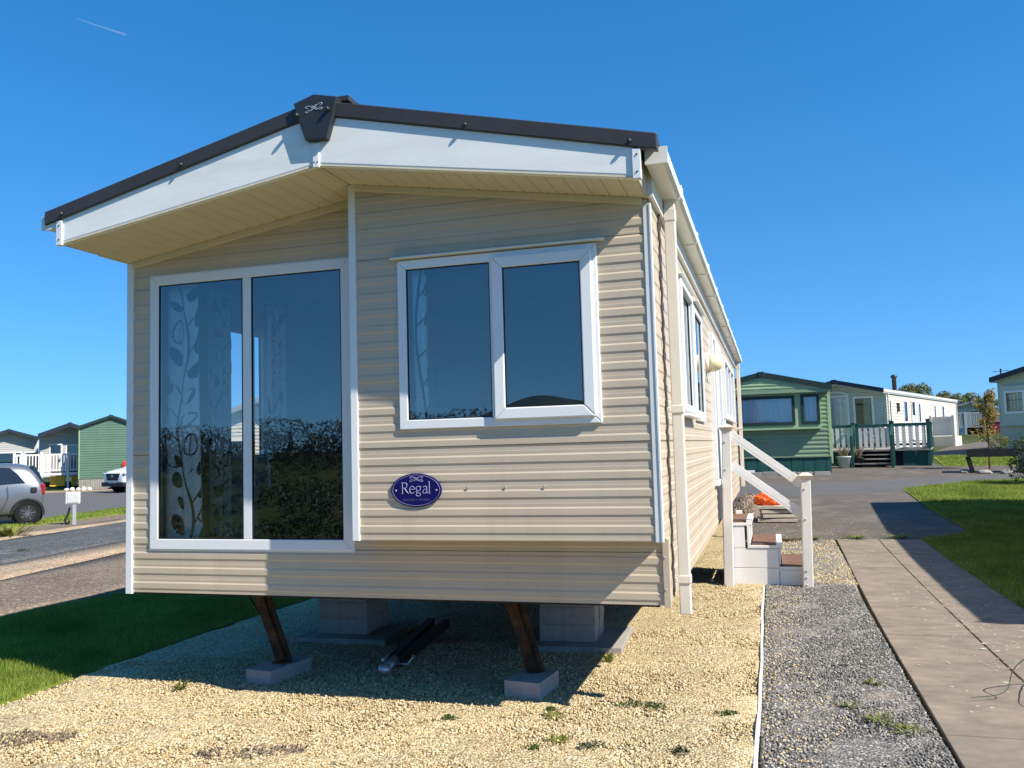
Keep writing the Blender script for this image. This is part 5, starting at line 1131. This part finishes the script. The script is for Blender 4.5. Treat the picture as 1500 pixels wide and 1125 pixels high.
for s in (-1, 1):
    q = MB(); q.box(1.18, s * .66 - .09, .74, 1.30, s * .66 + .09, 1.0); q.build('tail_lamp', 'tail', mc, bevel=.03)
    q = MB(); q.box(-1.36, s * .58 - .1, .60, -1.25, s * .58 + .1, .74); q.build('headlight', 'lens', mc, bevel=.03)
    q = MB(); q.box(.98, s * .815 - .02, .80, 1.12, s * .815 + .02, .93); q.build('side_vent', 'blackplastic', mc, bevel=.02)
    q = MB(); q.tube([(.48, s * .845, .98), (.50, s * .85, .7), (.40, s * .85, .45), (.2, s * .84, .30), (-.5, s * .84, .27)], .006, 5); q.build('door_seam', 'blackplastic', mc)
q = MB(); q.box(-1.2, -.7, .14, 1.2, .7, .26); q.build('underbody', 'blackplastic', mc)
# white crossover, front towards the camera (local -x = front)
suv = car('white_crossover', 'white crossover car with black grille parked nose out beside the deep green caravan', (-24.2, 29.9, 0), R(66), 'whitepaint',
   [(-2.16, .42, .80, .84, .66, .5), (-2.08, .30, .92, .97, .82, .68), (-1.7, .24, 1.02, 1.08, .90, .74), (-1.1, .24, 1.06, 1.14, .91, .72), (-.55, .24, 1.08, 1.50, .91, .64), (.2, .24, 1.10, 1.62, .91, .66), (1.3, .24, 1.12, 1.58, .91, .66), (1.9, .28, 1.10, 1.30, .88, .66), (2.16, .36, .95, 1.0, .78, .6)],
   .91, (-1.3, 1.36), .34, [[(-.55, .08), (.3, .06), (.3, .92), (-.35, .9)], [(.4, .06), (1.5, .06), (1.3, .92), (.4, .92)]], 'galv')
suv.rotation_euler = (0, 0, R(75))
q = MB(); q.prism([(-.52, .90), (.52, .90), (.40, .58), (-.40, .58)], lambda u, v, d: (d, u, v), -2.17, -2.05); gr = q.build('grille', 'blackplastic', suv, bevel=.02)
q = MB(); q.lathe([(.075, 0), (.075, .012)], (-2.17, 0, .78), (-1, 0, 0), 20); q.build('badge', 'chrome', gr)
q = MB(); q.box(-2.19, -.82, .30, -2.0, .82, .50); q.build('bumper', 'blackplastic', suv, bevel=.04)
q = MB(); q.box(-2.195, -.26, .46, -2.185, .26, .57); q.build('number_plate', 'plate', suv)
for s in (-1, 1):
    q = MB(); q.prism([(s * .56, .86), (s * .84, .94), (s * .86, .84), (s * .62, .76)], lambda u, v, d: (d, u, v), -2.12, -1.95); q.build('headlight', 'lens', suv, bevel=.02)
q = MB(); q.hexa([(-1.08, -.66, 1.13), (-.50, -.60, 1.50), (-.50, .60, 1.50), (-1.08, .66, 1.13), (-1.10, -.66, 1.15), (-.52, -.60, 1.52), (-.52, .60, 1.52), (-1.10, .66, 1.15)]); q.build('windscreen', 'carglass', suv)
# red container behind the bonnet
rc = thing('red_container', 'round topped red plastic container behind the white car bonnet', 'container', (-27.6, 32.4, 0), R(47)); q = MB(); q.lathe([(.45, 0), (.52, .1), (.52, 1.25), (.42, 1.42), (.15, 1.5), (.15, 1.58)], (0, 0, 0), n=18); q.build('tank', 'red', rc, smooth=True); q = MB(); q.lathe([(.17, 0), (.17, .06)], (0, 0, 1.58), n=12); q.build('cap', 'red', rc)
# blue car far right
bc = car('blue_estate', 'dark blue estate car parked beside the distant white caravan, rear towards the camera', (14.1, 52.0, h(14.1, 52)), R(78), 'bluepaint',
   [(-2.1, .4, .8, .84, .6, .5), (-1.9, .25, .92, .98, .82, .66), (-1.1, .24, 1.0, 1.08, .88, .68), (-.5, .24, 1.02, 1.46, .88, .62), (.4, .24, 1.04, 1.56, .88, .64), (1.7, .26, 1.04, 1.5, .87, .62), (2.0, .3, 1.0, 1.2, .82, .62), (2.1, .38, .85, .9, .72, .55)], .88, (-1.25, 1.3), .33, [[(-.5, .08), (.4, .06), (.4, .92), (-.3, .9)], [(.5, .06), (1.6, .06), (1.45, .92), (.5, .92)]])
bc.rotation_euler = (0, 0, R(-102))
for s in (-1, 1):
    q = MB(); q.box(1.98, s * .68 - .1, .78, 2.12, s * .68 + .1, 1.02); q.build('tail_lamp', 'tail', bc)

# ---------------------------------------------------------------- plants
def leaf_cloud(q, blobs, n, size, seed, mi=0, flat=.6):
    """Many small leaf quads spread through ellipsoid clumps: blobs (cx, cy, cz, rx, ry, rz)."""
    rr = np.random.default_rng(seed); wts = np.array([b[3] * b[4] * b[5] for b in blobs]) ** .75; wts /= wts.sum()
    for b, k in zip(blobs, (wts * n).astype(int)):
        for _ in range(k):
            d = rr.normal(size=3); d /= np.linalg.norm(d); rad = rr.uniform(.45, 1.08) ** .6
            c = np.array(b[:3]) + d * rad * np.array(b[3:6]); s = size * rr.uniform(.55, 1.3)
            nrm = d * .7 + rr.normal(size=3) * .7; nrm /= np.linalg.norm(nrm); a = np.cross(nrm, rr.normal(size=3)); a /= np.linalg.norm(a) + 1e-9; bb = np.cross(nrm, a)
            q.face([c - a * s, c - bb * s * flat * .5 + nrm * s * .15, c + a * s, c + bb * s * flat * .5 + nrm * s * .15], mi)
def hedge_plant(name, label, x0, x1, y, zb, top, depth, n, size, mt, seed, cat='hedge', group=None, twigs=True):
    rr = random.Random(seed); t = thing(name, label, cat, ((x0 + x1) / 2, y, zb), 0, group); blobs = []; cx = (x0 + x1) / 2
    k = max(3, int(abs(x1 - x0) / 1.1))
    for i in range(k):
        fx = x0 + (x1 - x0) * (i + .5) / k - cx; tp = top * rr.uniform(.8, 1.1)
        for j in range(3): blobs.append((fx + rr.uniform(-.5, .5), rr.uniform(-.5, .5) * depth, tp * (.25 + .3 * j), .85 * rr.uniform(.8, 1.3), depth * .6, tp * .26))
    q = MB(); leaf_cloud(q, blobs, n, size, seed); q.build('foliage', mt, t)
    q = MB()
    for i in range(k * 2):
        fx = rr.uniform(x0, x1) - cx; q.tube([(fx, rr.uniform(-.2, .2), -.1), (fx + rr.uniform(-.2, .2), 0, top * .5), (fx + rr.uniform(-.5, .5), rr.uniform(-.3, .3), top * rr.uniform(.8, 1.12))], [.05, .03, .01], 5)
    q.build('stems', 'bark', t); return t
# hedge line on the rise behind the cream caravan
hx = [(9.4, 13.6), (12.2, 16.6), (15.2, 19.8), (18.4, 23.0), (22.6, 28.6)]
for i, (a, b) in enumerate(hx):
    hedge_plant('bushy_tree', ['bushy tree on the rise directly behind the black flue', 'second bushy tree on the rise, right of the flue', 'third bushy tree on the rise, above the distant white caravan', 'low bushy tree behind the aerial mast', 'bushy tree far right behind the pale caravan'][i], a + 3.0, b + 3.2, 92 + rnd.uniform(-2, 2), h(15, 92), [4.9, 5.1, 5.1, 4.4, 3.7][i], 1.8, 12000, .17, 'farleaf', 20 + i, 'tree', 'bushy trees on the rise')
hedge_plant('round_tree', 'dark round tree at the far left edge behind the grey caravan', -56.5, -52.5, 46, 0, 4.3, 2.0, 2200, .2, 'shrub', 41, 'tree')
# young bronze-leaved tree
yt = thing('young_tree', 'slender young tree with bronze and yellow leaves beside the raised planter', 'tree', (10.05, 21.9, h(10, 21.9)))
q = MB(); rr = random.Random(9); q.tube([(0, 0, 0), (.02, 0, .8), (-.02, 0, 1.5), (.0, .02, 2.1)], [.03, .024, .016, .006], 7); br = []
for k in range(26):
    z = .55 + 1.45 * rr.random(); a = rr.uniform(0, 6.28); l = (.5 if z < 1.2 else .32) * rr.uniform(.5, 1.1); e = Vector((math.cos(a) * l * .8, math.sin(a) * l * .8, z + l * .7)); q.tube([(0, 0, z), tuple(e * .5 + Vector((0, 0, z * .5 + .02))), tuple(e)], [.009, .006, .003], 4); br.append((e, z))
q.build('trunk', 'bark', yt); q = MB(); bl = []
for e, z in br:
    for f in (.45, .75, 1.0): bl.append((e.x * f, e.y * f, z + (e.z - z) * f, .12, .12, .13))
leaf_cloud(q, bl, 1700, .05, 5); q.build('crown', 'bronze', yt)
# raised planter with plants
pl = thing('raised_planter', 'dark timber raised planter trough on legs at the edge of the tarmac', 'planter', (10.35, 20.7, h(10.3, 20.7)), R(-8))
q = MB(); q.box(-1.05, -.3, .42, 1.5, -.24, .62); q.box(-1.05, .24, .42, 1.5, .3, .62); q.box(-1.05, -.24, .42, -.99, .24, .62); q.box(1.44, -.24, .42, 1.5, .24, .62); q.box(-.99, -.24, .42, 1.44, .24, .46); q.build('trough', 'dwood', pl)
q = MB(); q.box(-.985, -.235, .461, 1.435, .235, .60); q.build('soil_bed', 'soil', pl)
for x in (-.95, .2, 1.4):
    for y in (-.24, .24):
        q = MB(); q.bar((x, y, 0), (x - (.1 if x < 0 else 0), y, .42), .09, .09, up=(1, 0, 0)); q.build('leg', 'dwood', pl)
for k, (x, r_, hh, mt, lb) in enumerate([(-.3, .3, .3, 'yleaf', 'yellow green plant at the left end of the raised planter'), (.25, .3, .26, 'shrub', 'dark leafy plant in the middle of the raised planter'), (.9, .38, .36, 'yleaf', 'yellow green plant at the right end of the raised planter')]):
    c = pl.matrix_basis @ Vector((x, 0, .6)); q = MB(); leaf_cloud(q, [(0, 0, hh * .5, r_, .22, hh * .55), (.1, 0, hh * .8, r_ * .6, .2, hh * .4)], 420, .04, 60 + k)
    t = thing('planter_plant', lb, 'plant', c); q.build('foliage', mt, t); q = MB()
    for j in range(6): q.tube([(rnd.uniform(-.1, .1), 0, -.03), (rnd.uniform(-.2, .2), rnd.uniform(-.1, .1), hh * .8)], .006, 4)
    q.build('stems', 'bark', t)
for k, (x, y) in enumerate([(9.2, 20.7), (9.6, 20.4), (10.1, 20.2), (10.6, 20.2)]):
    q = bmesh.new(); bmesh.ops.create_icosphere(q, subdivisions=2, radius=.13)
    for v in q.verts: v.co *= 1 + .35 * NZ.noise(v.co * 7 + Vector((k * 3, 0, 0)))
    me = bpy.data.meshes.new('border_rock'); q.to_mesh(me); q.free(); me.materials.append(M['slab']); o = bpy.data.objects.new('border_rock', me); COL.objects.link(o); o.location = (x, y, h(x, y) + .03); o.scale = (1.3, 1, .6); tag(o, 'rough rock edging the bed under the planter', 'rock', 'rocks edging the planter bed')
# blue flowering shrub at right edge
bs = thing('flowering_shrub', 'grey green shrub with pale blue flowers at the right edge of the lawn', 'shrub', (10.05, 17.3, h(10, 17.3)))
q = MB(); leaf_cloud(q, [(-.35, 0, .35, .32, .35, .3), (0, 0, .55, .5, .45, .42), (.5, .1, .6, .55, .5, .5), (-.15, -.1, .85, .3, .3, .25), (.4, 0, 1.0, .4, .35, .25), (1.0, 0, .6, .5, .5, .5)], 3600, .042, 71); q.build('foliage', 'greyleaf', bs)
q = MB(); leaf_cloud(q, [(-.3, -.2, .62, .15, .15, .1), (-.05, -.2, .98, .16, .15, .1), (.25, -.25, .8, .2, .15, .15), (.45, -.1, 1.15, .22, .2, .1), (-.12, -.3, .7, .12, .1, .1), (.75, -.2, .95, .25, .2, .15)], 420, .03, 72); q.build('flowers', 'blueflower', bs)
q = MB()
for j in range(12): q.tube([(rnd.uniform(-.1, .3), 0, 0), (rnd.uniform(-.3, .7), rnd.uniform(-.2, .2), rnd.uniform(.5, 1.0))], [.014, .004], 5)
q.build('stems', 'bark', bs)
hedge_plant('low_shrub', 'low dark red tinged shrub against the pale grey green caravan', 12.4, 15.6, 27.6, h(13, 27.6), .75, .5, 700, .07, 'shrub', 81, 'shrub')
# small weeds and tufts
def tuft(name, label, x, y, r_, hh, n, mt, seed, cat='weed', group=None, wd=.006):
    q = MB(); rr = random.Random(seed)
    for k in range(n):
        a = rr.uniform(0, 6.283); l = hh * rr.uniform(.5, 1.1); o = r_ * rr.random() * .5; b = Vector((o * math.cos(a), o * math.sin(a), 0)); s = Vector((-math.sin(a), math.cos(a), 0)) * wd * rr.uniform(.6, 1.3)
        e1 = b + Vector((math.cos(a) * r_ * .4, math.sin(a) * r_ * .4, l * .7)); e2 = b + Vector((math.cos(a) * r_, math.sin(a) * r_, l * rr.uniform(.6, 1.0)))
        q.face([b - s * .6, b + s * .6, e1 + s, e1 - s]); q.face([e1 - s, e1 + s, e2])
    o = q.build(name, mt, None); o.location = (x, y, h(x, y) + .018); return tag(o, label, cat, group)
WT = [(3.05, 1.28, .07, .09, 'yleaf', 'pale green grass tuft beside the right pier pad'), (2.92, .10, .06, .03, 'shrub', 'small flat weed right of the right leg block'), (2.98, -.02, .07, .03, 'yleaf', 'yellowish weed in the gravel below the right leg block'), (2.40, -.16, .06, .03, 'shrub', 'dark green flat weed in the middle of the yellow gravel'), (3.38, .28, .10, .04, 'shrub', 'broad dark weed in the gravel, upper one of the right group'), (3.52, .25, .09, .04, 'shrub', 'flat weed just right of the broad dark weed'), (3.93, .22, .09, .035, 'shrub', 'green weed near the white edging strip'), (3.10, -.42, .06, .03, 'yleaf', 'thin yellow weed low in the gravel'), (3.28, -.46, .09, .04, 'greyleaf', 'dark weed at the bottom of the picture below the right group'), (3.00, -.56, .07, .03, 'shrub', 'dark green weed lowest in the yellow gravel'), (3.72, -.45, .08, .03, 'greyleaf', 'faint flat weed left of the white edging, at the bottom'), (.38, .05, .06, .07, 'yleaf', 'small upright weed left of the left leg block'), (4.62, .52, .06, .03, 'yleaf', 'light green weed in the grey gravel, upper one'), (4.75, .25, .09, .045, 'yleaf', 'bright green weed in the grey gravel, largest one'), (4.88, .12, .09, .03, 'yleaf', 'low green weed in the grey gravel near the path'), (4.80, 1.05, .06, .03, 'yleaf', 'pale weed in the grey gravel further up'), (-11.0, 9.4, .5, .28, 'yleaf', 'leafy clump of weeds in the brown gravel at the left edge'), (-8.3, 7.1, .12, .06, 'shrub', 'small green weed in the dark gravel drive')]
for i, (x, y, r_, hh, mt, lb) in enumerate(WT):
  if mt in ('shrub', 'greyleaf'):
    q = MB(); rr = random.Random(500 + i); leaf_cloud(q, [(rr.uniform(-.4, .4) * r_, rr.uniform(-.4, .4) * r_, hh * .2, r_ * rr.uniform(.3, .8), r_ * rr.uniform(.25, .6), hh * .4) for _ in range(3)], int(900 * r_), .016, 500 + i); o = q.build('weed', mt, None); o.location = (x, y, h(x, y) + .025); tag(o, lb, 'weed', 'weeds in the gravel')
  else: tuft('weed', lb, x, y, r_, hh, 26 if r_ < .3 else 60, mt, 100 + i, 'weed', 'weeds in the gravel', .006 if r_ < .3 else .025)
for i, (x, y) in enumerate([(4.42, 8.72), (4.75, 8.8), (5.4, 8.95), (6.0, 9.0)]): tuft('grass_tuft', 'dry grass tuft along the end of the path, %s from the left' % ['first', 'second', 'third', 'fourth'][i], x, y, .2, .06, 40, 'yleaf' if i else 'dry', 140 + i, 'grass tuft', 'tufts along the path end', .012)
# dead leaf blade hanging in from the right
q = MB(); e = .006
def strap(pts, wd):
    P = catmull(pts, 5); q.tube(P, [wd * .62 * (1 - .75 * k / len(P)) for k in range(len(P))], 6)
hb = Vector((5.92, 1.0, .02))
strap([(1.0, .2, .02), (.55, .15, .40), (.2, .05, .42), (-.05, .0, .33), (-.32, -.06, .18), (-.42, -.18, .05), (-.62, -.28, .035)], .012)
strap([(1.0, .2, .02), (.6, .15, .45), (.25, .05, .44), (.02, -.05, .30), (-.2, -.18, .14), (-.32, -.28, .05), (-.30, -.42, .03)], .010)
strap([(1.0, .2, .02), (.7, .0, .4), (.35, -.2, .3), (.15, -.42, .12), (.12, -.55, .03)], .010)
for k in range(14):
    a = k * .45; strap([(1.0, .2, .0), (1.0 + .3 * math.cos(a), .2 + .3 * math.sin(a), .5), (1.0 + .7 * math.cos(a), .2 + .7 * math.sin(a), .35)], .014)
dl = q.build('strap_leaf_plant', 'greyleaf', None); dl.location = hb; tag(dl, 'dark strap leaved plant whose drooping dead blades hang over the concrete path', 'plant')

gx_ = np.arange(-24, 7.1, .8); gy_ = np.arange(-19, -7.4, .5); GX, GY = np.meshgrid(gx_, gy_); tt = np.clip((-8.2 - GY) / 5.0, 0, 1); zz = 1.55 * tt * tt * (3 - 2 * tt) * (.9 + .12 * np.sin(GX * .7) + .06 * np.sin(GX * 2.3 + GY)) - .03
zz = np.where(GY < -17.9, -.2, zz); V = np.stack([GX, GY, zz], -1).reshape(-1, 3); nx = len(gx_); F = np.array([[j * nx + i, j * nx + i + 1, (j + 1) * nx + i + 1, (j + 1) * nx + i] for j in range(len(gy_) - 1) for i in range(nx - 1)])
structure(raw_mesh('grass_bank', V, F, 'field', True))
q = MB(); rr = random.Random(77); bl = []
for k in range(150):
    xx = rr.uniform(-16, 6); yy = rr.uniform(-13.5, -8.2); t_ = min(1, max(0, (-8.2 - yy) / 5)); zz_ = 1.55 * t_ * t_ * (3 - 2 * t_); bl.append((xx, yy, zz_ + .03, rr.uniform(.25, .7), rr.uniform(.25, .6), rr.uniform(.08, .3)))
leaf_cloud(q, bl, 16000, .075, 78); tag(q.build('bank_growth', 'hedgeleaf', None), 'rough undergrowth on the bank behind the photographer', None, kind='stuff')
# ---------------------------------------------------------------- behind the camera: hedge bank and hills that the windows mirror
for i, (a, b) in enumerate([(-16, -10.5), (-11, -5.5), (-6, -1), (-1.4, 3.4), (3.0, 6.4)]):
    hedge_plant('bramble_hedge', 'dark hedge bush behind the photographer, %s in the row' % ['first', 'second', 'third', 'fourth', 'fifth'][i], a, b, -13.2, 1.35, .95, 1.2, 5200, .06, 'hedgeleaf', 200 + i, 'hedge', 'hedge mirrored in the windows')
def hill(name, cx, cy, rx, ry, hz, seed):
    n = 40; V = []; F = []
    for j in range(n + 1):
        for i in range(n + 1):
            u = (i / n) * 2 - 1; v = (j / n) * 2 - 1; d = max(0, 1 - math.hypot(u, v)); z = hz * (d * d * (3 - 2 * d)) * (1 + .25 * NZ.noise(Vector((u * 3, v * 3, seed)))) - 2
            V.append((cx + u * rx, cy + v * ry, z))
    for j in range(n):
        for i in range(n): F.append([j * (n + 1) + i, j * (n + 1) + i + 1, (j + 1) * (n + 1) + i + 1, (j + 1) * (n + 1) + i])
    structure(raw_mesh(name, np.array(V), np.array(F), 'hill', True))
hill('hill', -275, -1150, 300, 260, 72, 1.0); hill('hill', -60, -700, 300, 200, 22, 4.0)

# faint contrail high in the sky, several kilometres off
Mc = bpy.data.materials.new('thin_contrail'); Mc.use_nodes = True; n_ = Mc.node_tree; n_.nodes.remove(n_.nodes['Principled BSDF'])
t_ = n_.nodes.new('ShaderNodeBsdfTransparent'); d_ = n_.nodes.new('ShaderNodeBsdfDiffuse'); d_.inputs[0].default_value = (.9, .9, .9, 1); x_ = n_.nodes.new('ShaderNodeMixShader'); x_.inputs[0].default_value = .045
n_.links.new(t_.outputs[0], x_.inputs[1]); n_.links.new(d_.outputs[0], x_.inputs[2]); n_.links.new(x_.outputs[0], n_.nodes['Material Output'].inputs[0]); M['contrail'] = Mc
def sky_pt(px, alt):
    v = FW * FPX + RT * (px[0] - 750) - UP * (px[1] - 562.5); return CAM + v * ((alt - CAM.z) / v.z)
a_, b_ = sky_pt((112, 27), 3000), sky_pt((184, 51), 3000)
q = MB(); q.tube([a_.lerp(b_, k / 12) for k in range(13)], [2 + 6 * (k / 12) for k in range(13)], 8)
tag(q.build('contrail', 'contrail', None, smooth=True), 'faint white contrail in the blue sky at the top left', 'contrail')
